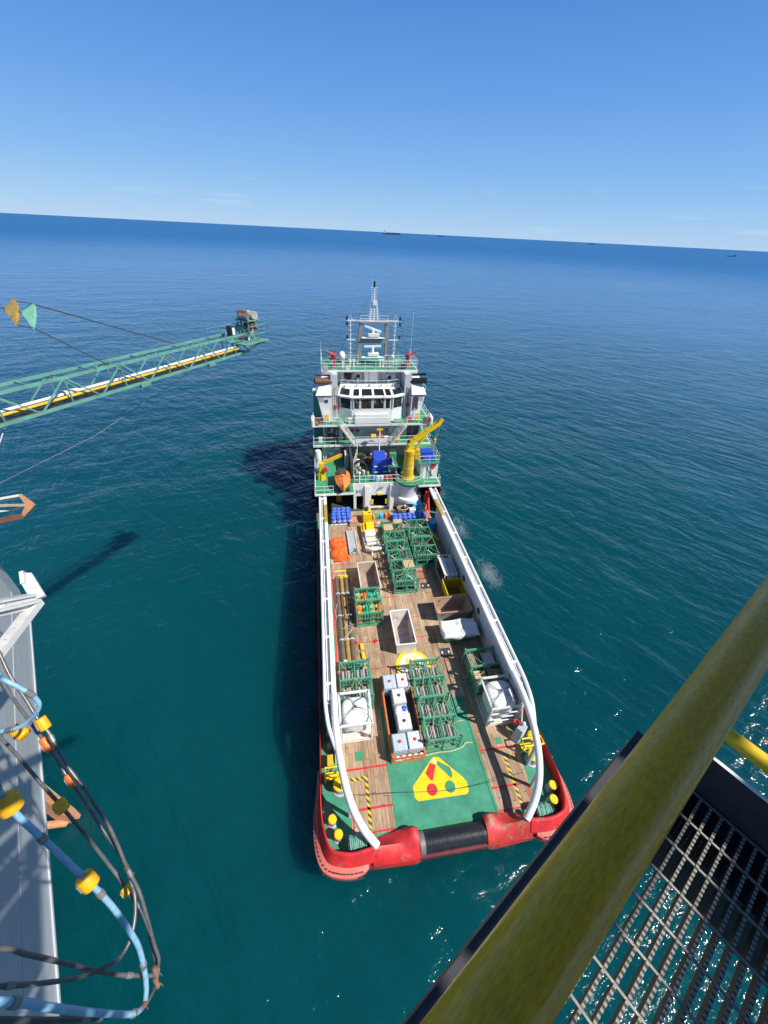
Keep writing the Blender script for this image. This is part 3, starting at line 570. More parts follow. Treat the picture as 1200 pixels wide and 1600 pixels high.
# level-2 deck (z 6.7)
d2 = MB().box(-8.0,8.15,41.0,56,6.44,6.7).build('upper_deck', 'white', V)
MB().add([(-7.9,41.12,6.704),(8.05,41.12,6.704),(8.05,55,6.704),(-7.9,55,6.704)], [(0,1,2,3)]).build('deck_paint', 'green', d2)
railing([(-7.9,50,6.7),(-7.9,41.1,6.7),(8.05,41.1,6.7),(8.05,50,6.7)], parent=V)
bk = MB()
for i in range(9): bk.box(-7.6+i*.82,-7.5+i*.82,40.9,40.998,6.44,6.68)
bk.build('deck_edge_bracket', 'grey', d2)
l2 = wall_open(MB(), -6.6,6.9, 42.6,42.8, 6.7,9.2, [(-6.35,-4.5,7.15,8.7),(4.95,6.65,7.15,8.7),(-3.95,-3.25,6.7,8.6)]).box(-6.6,-6.4,42.8,56,6.7,9.2).box(6.7,6.9,42.8,56,6.7,9.2).build('accommodation_wall', 'grey', V)
for x0,x1 in ((-6.35,-4.5),(4.95,6.65)):
    wv = box('window', 'screen', x0+.03,x1-.03,42.72,42.76,7.18,8.67, l2)
    MB().box(x0-.06,x0,42.55,42.79,7.1,8.75).box(x1,x1+.06,42.55,42.79,7.1,8.75).box(x0,x1,42.55,42.79,8.7,8.76).bar(((x0+x1)/2,42.7,7.16),((x0+x1)/2,42.7,8.7),.04).build('window_frame', 'lightgrey', wv)
    box('red_hose_box', 'signred', x0+.05,x1-.05,42.3,42.57,6.95,7.2, wv, .03)
for x in (-2.7,1.35): box('fire_box', 'signred', x-.25,x+.25,42.45,42.58,7.8,8.3, l2, .02)
for x in (-1.95,2.1): box('window', 'glass', x-.18,x+.18,42.55,42.59,7.8,8.25, l2)
for x in (-1.4,2.65): box('wall_panel', 'lightgrey', x-.2,x+.2,42.55,42.59,7.75,8.25, l2)
box('door', 'dark', -3.93,-3.27,42.7,42.75,6.72,8.58, l2)
hb = box('handrail_screen', 'cleanwhite', -2.3,1.9,41.0,41.03,6.85,7.55, V)
box('name_mark', 'darksteel', -.6,.25,40.985,40.998,7.12,7.2, hb); box('name_mark', 'darksteel', -.3,-.15,40.985,40.998,7.22,7.34, hb); box('name_mark', 'darksteel', .0,.15,40.985,40.998,7.05,7.11, hb)
# bridge deck (z 9.45)
d3 = MB().box(-7.9,8.0,41.3,56,9.2,9.45).build('bridge_deck', 'white', V)
MB().add([(-7.8,41.4,9.454),(7.9,41.4,9.454),(7.9,55,9.454),(-7.8,55,9.454)], [(0,1,2,3)]).build('deck_paint', 'green', d3)
railing([(-7.8,48,9.45),(-7.8,41.4,9.45),(-4.4,41.4,9.45)], parent=V, h=1.0); railing([(-3.6,41.4,9.45),(3.9,41.4,9.45)], parent=V, h=.9); railing([(4.7,41.4,9.45),(7.9,41.4,9.45),(7.9,48,9.45)], parent=V, h=1.0)
for x in (-7.85,7.95): MB().prism([(x-.22,41.0),(x+.22,41.0),(x+.22,42.6),(x-.22,42.6)], 9.2,10.4).build('wing_fairing', 'cleanwhite', d3, bevel=.15)
for x, z in ((-7.25,9.95),(7.35,9.85)):
    lr = MB(); pts = [(x+.36*math.cos(t*math.pi/10), 41.25, z+.1+.36*math.sin(t*math.pi/10)) for t in range(21)]; lr.tube(pts, .1, 8).build('life_ring', 'signred', V)
box('bridge_sign', 'cleanwhite', -2.35,2.3,41.32,41.36,9.55,10.35, V)
# inclined stairs from bridge deck to upper deck
for (xa,za,xb,zb) in ((-4.3,9.5,-2.45,6.75),(4.45,9.5,2.45,6.75)):
    st = MB()
    for dy in (0,.6): st.bar((xa,40.5+dy,za),(xb,40.5+dy,zb),.07,.2)
    for i in range(10):
        t = (i+.5)/10; x = xa+(xb-xa)*t; z = za+(zb-za)*t; st.box(x-.12,x+.12,40.53,41.07,z-.02,z+.02)
    sw = st.build('stairway', 'offwhite', V)
    hr = MB()
    for dy in (0,.6):
        hr.tube([(xa,40.5+dy,za+.95),(xb,40.5+dy,zb+.95)],.03,6).tube([(xa,40.5+dy,za+.5),(xb,40.5+dy,zb+.5)],.025,6)
        for i in range(5): t = i/4; x = xa+(xb-xa)*t; z = za+(zb-za)*t; hr.tube([(x,40.5+dy,z),(x,40.5+dy,z+.95)],.025,6)
    hr.build('stair_rail', 'cleanwhite', sw)
# wheelhouse
Wc = .15
F = [(-4.15,43.4),(-2.62,42.55),(2.62,42.55),(4.15,43.4)]          # plan of the aft windows
bb = MB().prism([(-4.35,43.35),(-2.7,42.5),(2.7,42.5),(4.35,43.35),(4.35,52),(-4.35,52)], 9.45, 10.95).prism([(-4.3,43.5),(-2.6,42.7),(2.6,42.7),(4.3,43.5),(4.3,52),(-4.3,52)], 10.95, 12.62)
bb.prism([(-4.5,43.2),(-2.75,42.35),(2.75,42.35),(4.5,43.2),(4.5,52),(-4.5,52)], 12.62,12.72)
wh = bb.build('wheelhouse', 'white', V)
def lerp2(a, b, t): return (a[0]+(b[0]-a[0])*t, a[1]+(b[1]-a[1])*t)
def pane(a, b, za, zb, lean, name='window', m_='glass'):
    d = Vector((b[0]-a[0], b[1]-a[1], 0)).normalized(); n = Vector((d.y,-d.x,0))
    q = [Vector((*a,za)), Vector((*b,za)), Vector((*b,zb))+n*(-lean), Vector((*a,zb))+n*(-lean)]
    q = [v+n*.03 for v in q]
    w_ = MB().hexa(q, [v+n*.03 for v in q]).build(name, m_, wh)
    fr = MB()
    for i in range(4): fr.bar(q[i]+n*.03, q[(i+1)%4]+n*.03, .09, .09, up=n)
    fr.build('window_frame', 'cleanwhite', w_)
for a, b in ((-2.42,-1.66),(-1.50,-.02),(.14,1.62),(1.78,2.45)): pane((a,42.66),(b,42.66), 11.05,12.5, 0)
pane(lerp2(F[0],F[1],.02), lerp2(F[0],F[1],.9), 11.05,12.5, 0); pane(lerp2(F[2],F[3],.1), lerp2(F[2],F[3],.98), 11.05,12.5, 0)
# leaning roof lights above
MB().add([(-4.45,43.2,12.72),(-2.75,42.4,12.72),(2.75,42.4,12.72),(4.45,43.2,12.72),(4.0,44.6,13.5),(2.4,43.9,13.5),(-2.4,43.9,13.5),(-4.0,44.6,13.5),(4.4,52,12.72),(4.0,52,13.5),(-4.4,52,12.72),(-4.0,52,13.5)],
         [(0,1,6,7),(1,2,5,6),(2,3,4,5),(7,6,5,4,9,11),(3,8,9,4),(0,7,11,10)]).build('wheelhouse_roof', 'cleanwhite', wh)
def roofpane(x0, x1, t0=.18, t1=.82):
    f = lambda x, t: (x*(1-t*.1), 42.4+1.5*t-.03, 12.72+.78*t+.03)
    MB().hexa([f(x0,t0),f(x1,t0),f(x1,t1),f(x0,t1)], [(a,b-.02,c+.03) for a,b,c in (f(x0,t0),f(x1,t0),f(x1,t1),f(x0,t1))]).build('roof_window', 'glass', wh)
for a, b in ((-2.5,-1.75),(-1.35,.0),(.35,1.65),(1.95,2.62)): roofpane(a,b)
for s_ in (-1,1):
    f = lambda u, t: (s_*(2.85+1.55*u)-s_*.42*t*(.6+.4*u), 42.42+.78*u+1.38*t-.03, 12.74+.76*t+.03)
    q = [f(.12,.2),f(.9,.2),f(.9,.8),f(.12,.8)]
    MB().hexa(q, [(a,b-.02,c+.03) for a,b,c in q]).build('roof_window', 'glass', wh)
box('wall_pod', 'cleanwhite', -2.3,2.3,42.2,42.48,9.5,10.5, wh, .05)
for x, z, m_ in ((-4.85,10.9,'signred'),(4.95,11.05,'signred')): box('fire_box', m_, x-.24,x+.24,43.2,43.33,z,z+.5, V, .02)
for x in (-2.2,.2,1.1): MB().tube([(x,42.55,12.55),(x+.25,42.5,11.9)], .025, 5).build('window_wiper', 'lightgrey', wh)
# side casings (funnel housings) with their sloping shoulders
for sg in (-1,1):
    q0 = [(sg*4.4,43.35),(sg*5.3,43.35),(sg*5.3,52),(sg*4.4,52)]
    MB().prism(q0 if sg > 0 else q0[::-1], 9.45,15.3).build('casing_wall', 'lightgrey', V)
    c = MB().yprism([(sg*5.3,9.45),(sg*6.45,9.45),(sg*7.05,12.6),(sg*7.25,12.9),(sg*5.3,12.9)], 42.6, 50)
    c.add([(sg*5.3,42.6,12.9),(sg*7.3,42.6,12.9),(sg*7.3,50,12.9),(sg*5.3,50,12.9),(sg*5.3,44.2,15.2),(sg*6.3,44.2,15.2),(sg*6.3,50,15.2),(sg*5.3,50,15.2)], [(0,1,5,4),(1,2,6,5),(4,5,6,7),(2,3,7,6),(0,4,7,3)])
    cs = c.build('funnel_casing', 'white', V)
    box('pipe_run', 'maroon', *sorted((sg*4.2,sg*7.3)), 42.50,42.58,12.86,12.93, cs)
    MB().tube([(sg*4.9,43.2,9.8),(sg*4.9,43.2,12.7),(sg*4.9,43.25,13.6),(sg*4.3,43.6,13.75)], .05, 6).build('pipe_run', 'maroon', cs)
    ld = MB()
    for dx in (-.35,.35): ld.bar((sg*6.05+dx,41.8,9.45),(sg*6.05+dx,42.2,11.3),.06)
    for i in range(6): ld.box(sg*6.05-.32,sg*6.05+.32,41.82+i*.05,41.92+i*.05,9.65+i*.27,9.70+i*.27)
    lad = ld.build('ladder', 'cleanwhite', V)
    box('ladder_plate', 'yellow', sg*6.05-.28,sg*6.05+.28,41.76,41.80,9.75,10.65, lad)
    # exhaust stubs pointing outboard
    MB().tube([(sg*4.9,43.8,14.35),(sg*7.3,43.2,14.6)], .40, 16).build('exhaust_pipe', 'rustpipe' if sg < 0 else 'black', cs, smooth=True)
    MB().tube([(sg*5.1,43.7,15.2),(sg*7.1,43.2,15.45)], .17, 10).build('exhaust_pipe', 'black', cs, smooth=True)
    railing([(sg*7.2,43.2,12.9),(sg*7.2,49,12.9)], h=.9, parent=cs)
MB().box(5.55,6.2,42.50,42.598,10.9,12.7).build('door_opening', 'dark', V)
MB().box(-6.15,-5.75,42.52,42.598,12.05,12.4).build('casing_porthole', 'darksteel', V)
# upper house between the casings
up = MB().box(-4.38,4.38,46.0,52,13.5,15.3).build('upper_house', 'grey', V)
for x0,x1,z0,z1,m_ in ((-.7,-.1,13.6,15.1,'cleanwhite'),(.0,1.1,13.6,15.2,'cleanwhite'),(2.6,3.6,14.0,15.2,'cleanwhite'),(-3.9,-2.9,14.1,15.1,'lightgrey')): box('wall_panel', m_, x0,x1,45.85,45.98,z0,z1, up, .03)
for x, z in ((-2.9,14.3),(-1.6,14.6),(2.6,14.4)):
    sp = MB().lathe([(.22,-.3),(.34,.1),(.34,.3)], (x,45.5,z), 14, 'y').build('searchlight', 'cleanwhite', V, smooth=True)
    MB().lathe([(.28,-.33),(.28,-.31)], (x,45.5,z), 14, 'y').build('lamp_glass', 'glass', sp)
    MB().tube([(x,45.6,13.5),(x,45.5,z)], .07, 8).build('lamp_post', 'cleanwhite', sp)
MB().ball((-2.95,45.7,14.5), .55, 14, 8, 1.2).build('vent_mouth', 'black', V, smooth=True)
railing([(-3.9,44.6,13.5),(-2.2,44.0,13.5),(2.2,44.0,13.5),(3.9,44.6,13.5)], h=.85, parent=V)
# monkey island (z 15.55)
mi = MB().box(-6.4,6.3,44.6,51,15.3,15.55).build('top_deck', 'white', V)
MB().add([(-6.3,44.7,15.554),(6.2,44.7,15.554),(6.2,50.9,15.554),(-6.3,50.9,15.554)], [(0,1,2,3)]).build('deck_paint', 'green', mi)
railing([(-6.3,50,15.55),(-6.3,44.7,15.55),(6.2,44.7,15.55),(6.2,50,15.55)], h=1.2, parent=V, mids=(.33,.66))
railing([(-3.4,45.6,15.55),(-1.6,45.6,15.55)], h=1.6, parent=V); railing([(1.9,45.6,15.55),(4.4,45.6,15.55)], h=1.6, parent=V)
for sg, x in ((-1,-4.72),(1,5.05)):
    fm = MB().lathe([(.3,0),(.2,.3),(.2,1.1),(.34,1.3),(.34,1.7),(.1,1.85)], (x,45.6,15.55), 14).build('fire_monitor', 'signred', V, smooth=True)
    MB().tube([(x,45.6,17.1),(x+sg*.55,45.5,17.45),(x+sg*1.0,45.4,17.7)], [.2,.14,.1], 10).build('monitor_nozzle', 'signred', fm, smooth=True)
rd = MB().ball((-3.65,45.9,17.0), .46, 16, 10, 1.2).build('radar_dome', 'cleanwhite', V, smooth=True)
MB().lathe([(.2,0),(.14,.2),(.14,1.0)], (-3.65,45.9,15.55), 10).build('dome_post', 'cleanwhite', rd)
MB().ball((3.05,46,16.9), .24, 12, 8).build('radar_dome', 'cleanwhite', V, smooth=True)
for x in (-5.4,-2.6,-2.1,1.4,1.8,3.6,4.2): MB().lathe([(.16,0),(.1,.1),(.1,.7),(.18,.75),(.18,.9)], (x,46.2,15.55), 10).build('deck_vent', 'cleanwhite', V)
# portal mast
mk = 'lightgrey'
pm = MB().hexa([(-1.75,46.8,15.55),(-1.15,46.8,15.55),(-1.15,47.4,15.55),(-1.75,47.4,15.55)], [(-1.3,46.8,20.7),(-.85,46.8,20.7),(-.85,47.4,20.7),(-1.3,47.4,20.7)])
pm.hexa([(2.15,46.8,15.55),(2.75,46.8,15.55),(2.75,47.4,15.55),(2.15,47.4,15.55)], [(2.0,46.8,20.7),(2.45,46.8,20.7),(2.45,47.4,20.7),(2.0,47.4,20.7)])
pm.box(-1.02,2.1,46.82,47.38,18.35,18.85).box(-1.3,2.45,46.7,47.5,20.7,20.92)
ms = pm.build('portal_mast', 'mastshade', V, bevel=.03)
ya = MB().box(-2.95,4.1,47.0,47.15,20.92,21.05).box(-2.95,-1.0,47.0,47.12,18.65,18.75).box(2.3,3.95,47.0,47.12,18.65,18.75)
for x in (-2.45,3.35):
    ya.tube([(x,47.05,15.6),(x,47.05,20.95)], .06, 6)
    for i in range(9): ya.tube([(x-.22,47.05,16+i*.55),(x+.22,47.05,16+i*.55)], .03, 5)
    ya.tube([(x-.3,47.05,21),(x,47.05,21.7),(x+.3,47.05,21)], .035, 5)
ya.build('yard_arm', 'cleanwhite', ms)
for x in (-2.85,4.0):
    for z in (18.85,21.05,20.4): MB().lathe([(.1,0),(.13,.05),(.13,.38),(.08,.42)], (x,47.05,z), 10).build('navigation_light', 'black', ms)
for z, dz, rot in ((19.0,1.05,-18),(16.6,1.35,2)):
    rr = MB().box(-.15,1.3,46.6,47.5,z+.15,z+.55).lathe([(.22,.5),(.2,dz-.05)], (.45,46.9,z), 12).box(-1.0,2.0,46.5,47.2,z-.02,z+.04).build('radar_scanner', 'cleanwhite', ms, bevel=.08)
    a = R(rot); MB().bar((.45-1.15*math.cos(a),46.9,z+dz-1.15*math.sin(a)),(.45+1.15*math.cos(a),46.9,z+dz+1.15*math.sin(a)),.22,.26).build('radar_bar', 'cleanwhite', rr, bevel=.04)
tm = MB()
for x in (.05,1.05): tm.tube([(x,47.1,20.92),(x*.6+.22,47.1,22.9)], .075, 8)
tm.tube([(.55,47.1,20.92),(.55,47.1,24.7)], .075, 8)
for i in range(7): tm.box(-.15+i*.03,1.25-i*.03,47.05,47.15,21.2+i*.26,21.26+i*.26)
for i in range(7): tm.box(.18,.92,47.05,47.13,23.15+i*.25,23.19+i*.25)
tm.box(.4,.95,46.9,47.3,22.75,23.25)
tm.build('top_mast', 'cleanwhite', ms)
MB().lathe([(.11,24.7),(.13,24.75),(.13,25.3),(.06,25.36)], (.55,47.1,0), 10).build('navigation_light', 'black', ms)
railing([(-1.2,46.75,20.92),(-.1,46.75,20.92)], h=.7, parent=ms, r=.02); railing([(1.2,46.75,20.92),(2.4,46.75,20.92)], h=.7, parent=ms, r=.02)
for x, y, z0, z1 in ((-6.35,45,15.55,18.9),(5.25,45.2,15.55,22.3),(.32,47.1,24.6,25.6),(3.9,46.4,15.55,17.4)): MB().tube([(x,y,z0),(x,y,z1)], [.03,.012], 5).build('whip_aerial', 'cleanwhite', V)
random.seed(31)
for (z0, z1, xs_, y_, par) in ((6.9,9.0,(-3.1,4.8),42.598,l2),(6.9,8.9,(-6.3,-4.6),42.598,l2),(13.6,15.2,(-4.2,4.2),45.998,up),(4.4,6.2,(-3.0,4.8),42.598,dh)):
    for i in range(13):
        x = random.uniform(*xs_); z = random.uniform(z0, z1-.4); w_ = random.uniform(.05,.16); h_ = random.uniform(.08,.3)
        box('wall_fitting', random.choice(('lightgrey','grey','darksteel','cleanwhite','steel','offwhite')), x-w_, x+w_, y_-random.uniform(.05,.18), y_-.002, z, z+h_, par)
    for i in range(4):
        x = random.uniform(*xs_); MB().tube([(x,y_-.04,z0),(x,y_-.04,z1)], .028, 6).build('cable_run', random.choice(('grey','darksteel','lightgrey')), par)
for a_, b_ in (((-1.0,47,20.9),(-6.2,44.8,16.7)),((2.2,47,20.9),(6.1,44.8,16.7)),((.5,47,24.4),(-4.4,49.5,15.6)),((.5,47,24.4),(5.2,49.5,15.6)),((-2.9,47,21),(-5.9,50,15.6)),((4.0,47,21),(5.9,50,15.6))): MB().tube([a_,b_], .012, 4).build('mast_stay', 'darksteel', ms)
for x, y, z, m_ in ((-5.2,41.9,9.46,'grey'),(-3.0,41.8,9.46,'offwhite'),(3.2,41.8,9.46,'grey'),(5.0,41.9,9.46,'signred'),(-7.0,42.0,6.71,'offwhite'),(6.9,41.8,6.71,'signred'),(-4.9,41.6,6.71,'darksteel'),(3.6,41.7,6.71,'yellow'),(-5.9,44.0,15.56,'grey'),(-3.0,44.9,15.56,'offwhite'),(2.6,45.0,15.56,'grey'),(4.4,45.1,15.56,'darksteel')):
    MB().box(x-.28,x+.28,y-.2,y+.2,z,z+random.uniform(.35,.8)).build('deck_box', m_, V, bevel=.04)
for x in (-7.2,-2.0,2.4,7.3):
    for z in (11.9,): MB().ball((x*.62,42.2,12.9), .09, 8, 6).build('flood_light', 'darksteel', V)
for i in range(5): MB().lathe([(.12,0),(.16,.06),(.16,.3)], (-3.4+i*1.6,44.2,13.5), 10).build('roof_vent', random.choice(('cleanwhite','offwhite','grey')), V)
# soot and rust smears below the exhausts and scuppers are worn patches fixed to the plating
for x in (-6.6,6.5): MB().box(x-.35,x+.35,42.585,42.597,12.1,12.8).build('soot_patch', 'grey', V)
# --- forecastle deck gear: main crane
cr_c = (4.15,35.7)
ped = MB().lathe([(1.55,.0),(1.35,.6),(1.3,3.4),(1.45,3.76)], (*cr_c,0), 24).build('crane_pedestal', 'lightgrey', V, smooth=True)
MB().lathe([(1.3,4.0),(1.85,4.2),(1.85,4.32),(1.75,4.33)], (*cr_c,0), 28).build('pedestal_platform', 'green', ped)
MB().lathe([(1.45,1.3),(1.65,1.5),(1.65,1.9),(1.5,1.95)], (4.35,35.45,0), 28).build('pedestal_ledge', 'cleanwhite', ped)
railing([(cr_c[0]+1.75*math.cos(R(a)), cr_c[1]+1.75*math.sin(R(a)), 4.33) for a in range(150,400,24)], h=1.0, parent=ped, posts=1.2, r=.025)
ck = MB().lathe([(.92,4.33),(.92,4.5),(.72,4.55),(.65,7.9),(.72,7.95),(.72,8.4),(.55,8.45)], (4.0,35.75,0), 20).build('deck_crane', 'yellowworn', V, smooth=True)
MB().lathe([(.705,6.0),(.705,6.09)], (4.0,35.75,0), 20).build('column_band', 'offwhite', ck)
MB().hexa([(3.55,35.4,8.2),(4.45,35.4,8.2),(4.45,36.2,8.2),(3.55,36.2,8.2)], [(3.6,35.5,9.5),(4.3,35.5,9.5),(4.3,36.1,9.5),(3.6,36.1,9.5)]).build('crane_head', 'yellow', ck, bevel=.06)
bm_ = MB()
for dy in (0,.5): bm_.bar((3.7,35.4+dy*1.15,9.2),(7.35,35.3+dy*1.15,12.05),.2,.40)
for i in range(6): t = i/5; bm_.bar((3.9+3.3*t,35.45,9.4+2.55*t),(3.9+3.3*t,35.95,9.4+2.55*t),.12)
bm_.build('crane_boom', 'brightyellow', ck)
MB().tube([(4.5,35.5,8.3),(5.9,35.6,10.7)], .17, 10).build('luffing_cylinder', 'yellow', ck)
MB().bar((7.2,35.6,11.8),(7.6,35.6,12.4),.3,.5).build('boom_tip', 'yellowworn', ck)
MB().tube([(7.0,35.6,11.6),(7.0,35.6,9.9)], .02, 5).lathe([(.06,-.6),(.18,-.4),(.18,.1),(.06,.2)], (7.0,35.6,9.7), 10).tube([(7.4,35.6,11.7),(7.3,35.6,10.6),(7.0,35.6,9.4)], .025, 5).build('hook_block', 'yellowworn', ck)
MB().box(4.6,5.3,35.3,36.0,7.2,8.0).box(4.7,5.2,35.35,35.9,8.0,8.5).build('operator_stand', 'yellowworn', ck, bevel=.04)
MB().ball((3.75,35.6,9.6), .22).build('crane_lamp', 'black', ck)
# right-hand block house beside the crane
rh = MB().box(5.75,8.0,35.9,40.9,4.0,6.3).build('side_house', 'white', V)
for x in (6.1,6.7,7.2): MB().bar((x,35.86,4.0),(x,35.86,6.25),.10).build('wall_stiffener', 'cleanwhite', rh)
rdk = MB().box(5.3,8.1,35.6,41,6.3,6.42).build('house_roof', 'green', rh)
box('lifebuoy_box', 'signred', 7.05,7.5,35.75,35.89,5.5,6.2, rh, .03)
railing([(5.4,35.7,6.42),(8.0,35.7,6.42),(8.0,40.5,6.42)], h=1.0, parent=V)
for x0,x1,y0,y1,z1 in ((5.9,7.7,37.6,38.8,7.0),(6.0,7.6,36.2,37.2,6.9)): box('tarped_box', 'tarpblue', x0,x1,y0,y1,6.42,z1, rh, .08)
MB().bar((5.9,36.1,6.2),(7.3,35.7,4.5),.12).build('hanging_spar', 'darksteel', rh)
# port side: rescue boat, davit crane, liferaft canister
bt = []
for t, w_, zt, zb in ((0,.04,5.05,4.75),(.08,.42,5.1,4.5),(.25,.82,5.2,4.35),(.5,.98,5.3,4.3),(.8,.95,5.25,4.3),(1,.82,5.15,4.35)):
    y = 32.75+4.1*t; bt.append([(-4.5-w_,y,zt-.12),(-4.5-w_*.55,y,zt+.12),(-4.5,y,zt+.34),(-4.5+w_*.55,y,zt+.12),(-4.5+w_,y,zt-.12),(-4.5+w_*.5,y,zb),(-4.5-w_*.5,y,zb)])
k = 7; rbm = MB().add([v for r_ in bt for v in r_], [(i*k+j,i*k+(j+1)%k,(i+1)*k+(j+1)%k,(i+1)*k+j) for i in range(5) for j in range(k)]+[tuple(range(k)), tuple(35+j for j in range(k))])
rbo = rbm.build('rescue_boat', 'orange', V)
MB().box(-5.0,-4.0,35.2,36.5,5.35,5.75).build('boat_console', 'darksteel', rbo, bevel=.06)
MB().tube([(-5.35,34.9,5.25),(-4.5,34.6,5.62),(-3.6,34.9,5.2)], .05, 6).build('boat_strap', 'rubber', rbo)
MB().box(-5.3,-5.0,33.6,36.4,4.0,4.4).box(-4.0,-3.7,33.6,36.4,4.0,4.4).build('boat_cradle', 'darksteel', V)
dv = MB().lathe([(.52,4.0),(.5,4.15),(.46,5.0),(.4,5.05)], (-7.1,36.9,0), 14)
for i in range(8): a = i*math.pi/4; dv.bar((-7.1+.5*math.cos(a),36.9+.5*math.sin(a),4.02),(-7.1+.44*math.cos(a),36.9+.44*math.sin(a),5.0),.08,.12)
dvo = dv.build('davit_crane', 'yellow', V)
MB().box(-7.4,-6.8,36.6,37.2,5.05,6.4).build('davit_head', 'yellow', dvo, bevel=.08)
MB().bar((-7.1,37.0,6.15),(-4.55,37.4,7.05),.3,.42).build('davit_arm', 'yellowworn', dvo, bevel=.03)
MB().lathe([(.28,-.25),(.3,.25)], (-6.55,36.5,5.6), 14, 'y').build('davit_winch', 'signred', dvo)
MB().lathe([(.1,-.15),(.16,.15)], (-4.5,37.4,7.05), 10).build('davit_sheave', 'floatorange', dvo)
MB().lathe([(.42,4.4),(.46,4.5),(.46,5.7),(.36,6.0),(.15,6.1)], (-7.45,41.0,0), 16).build('liferaft_canister', 'cleanwhite', V, smooth=True)
MB().lathe([(.4,-.7),(.46,-.6),(.46,.6),(.4,.7)], (-7.35,38.8,4.75), 16, 'y').build('liferaft_canister', 'cleanwhite', V, smooth=True)
ldr = MB()
for x in (-6.75,-6.35): ldr.bar((x,41.6,4.0),(x,42.3,6.4),.06)
for i in range(8): ldr.box(-6.72,-6.38,41.62+i*.085,41.70+i*.085,4.25+i*.27,4.30+i*.27)
ldr.build('ladder', 'cleanwhite', V)
for y, z in ((39.8,6.2),(41.5,5.6),(36,2.2)):
    MB().lathe([(.3,-.12),(.62,-.2),(.62,.2),(.3,.12)], (-8.3,y,z), 18, 'x').build('tyre_fender', 'rubber', V)
# middle pit: tarped winch, hose loop, pole, clutter
tb = MB().hexa([(-.55,37.3,4.1),(1.85,37.3,4.1),(1.7,39.8,4.1),(-.5,39.8,4.1)], [(-.3,37.7,6.1),(1.55,37.7,6.1),(1.45,39.6,6.5),(-.2,39.6,6.5)]).build('tarped_winch', 'tarpblue', V, bevel=.14)
for x, y, z in ((.05,37.43,5.2),(1.3,37.43,5.2),(.1,37.34,4.4),(1.3,37.34,4.4)): MB().bar((x-.28,y+.02,z),(x+.28,y+.02,z),.06,.14).build('tarp_tie', 'cleanwhite', tb)
MB().lathe([(.55,-.25),(.55,.25)], (2.1,38.8,5.2), 16, 'x').build('winch_drum', 'tarpblue', V)
hl = MB()
for j in range(4):
    hl.tube([(-2.1+.75*math.cos(t*math.pi/12)*(1+.03*j), 37.7-.12*j, 5.0+1.05*math.sin(t*math.pi/12)) for t in range(-3,16)], .11, 8)
hl.build('hose_loop', 'rubber', V, smooth=True)
pole = MB().tube([(.75,39.9,4.0),(.75,39.9,9.1)], .10, 10).build('light_pole', 'cleanwhite', V)
MB().bar((.35,39.9,9.3),(1.15,39.9,9.3),.16).bar((.75,39.9,9.0),(.75,39.9,9.45),.2).build('pole_head', 'yellow', pole)
random.seed(11)
pal = ['timber','steel','yellow','signred','orange','rubber','white','green','darksteel','cleanwhite','offwhite','rackgreen']
for i in range(34):
    x = random.uniform(-2.7,3.1); y = random.uniform(39.9,42.3); s_ = random.uniform(.18,.5); z = 4.0
    q = MB()
    if i % 3 == 0: q.lathe([(s_*.6,0),(s_*.6,s_*2.2),(s_*.4,s_*2.4)], (x,y,z), 10)
    else: q.box(x-s_,x+s_,y-s_*.6,y+s_*.6,z,z+s_*random.uniform(1.5,3.6))
    q.build('deck_gear', pal[i % len(pal)], V, bevel=.03)
random.seed(5)
for i in range(26):
    x = random.choice((random.uniform(-2.8,-.7), random.uniform(2.1,3.1))); y = random.uniform(36.6,40.6); s_ = random.uniform(.15,.36); q = MB()
    if i % 3 == 0: q.lathe([(s_*.7,0),(s_*.7,s_*2),(s_*.4,s_*2.3)], (x,y,4.0), 10)
    elif i % 3 == 1: q.tube([(x,y,4.1),(x+s_,y+.2,4.2+s_*2),(x-.2,y+.5,4.1+s_*3)], .07, 6)
    else: q.box(x-s_,x+s_,y-s_*.7,y+s_*.7,4.0,4.0+s_*random.uniform(1.2,4))
    q.build('deck_gear', ('darksteel','dark','steel','timber','darksteel','rubber','cleanwhite','rackgreen','offwhite')[i % 9], V, bevel=.02)
railing([(-3.0,35.45,4.0),(-3.0,40.5,4.0)], parent=V, h=1.1)
railing([(2.6,36.2,4.0),(2.6,40.5,4.0)], parent=V, h=1.1)
for i in range(5): MB().tube([(-3.0+i*.2,36.6+i*.9,4.1),(-2.95+i*.2,37+i*.9,6.6)], .06, 6).build('standing_pipe', 'offwhite', V)
for x0, x1, z0, z1, m_ in ((-.2,.5,6.72,7.9,'yellow'),(.95,1.5,6.72,7.85,'signred'),(1.6,2.2,6.72,7.6,'cleanwhite'),(2.3,2.9,6.72,7.5,'cleanwhite')): box('deck_locker', m_, x0,x1,41.2,41.7,z0,z1, V, .05)
for x, m_ in ((-.5,'blue'),(.1,'lightgrey'),(1.2,'signred'),(1.75,'signred'),(.6,'ibcblue')):
    MB().lathe([(.24,0),(.26,.04),(.26,.6),(.2,.66)], (x,36.0,4.0), 14).build('gas_drum', m_, V)
MB().box(-3.0,2.6,36.0,36.05,4.0,4.3).build('coaming', 'green', V)
MB().tube([(-2.35,35.42,4.0),(-2.35,35.42,5.6)], .08, 8).ball((-2.35,35.42,5.5), .18).build('chain_post', 'cleanwhite', V)

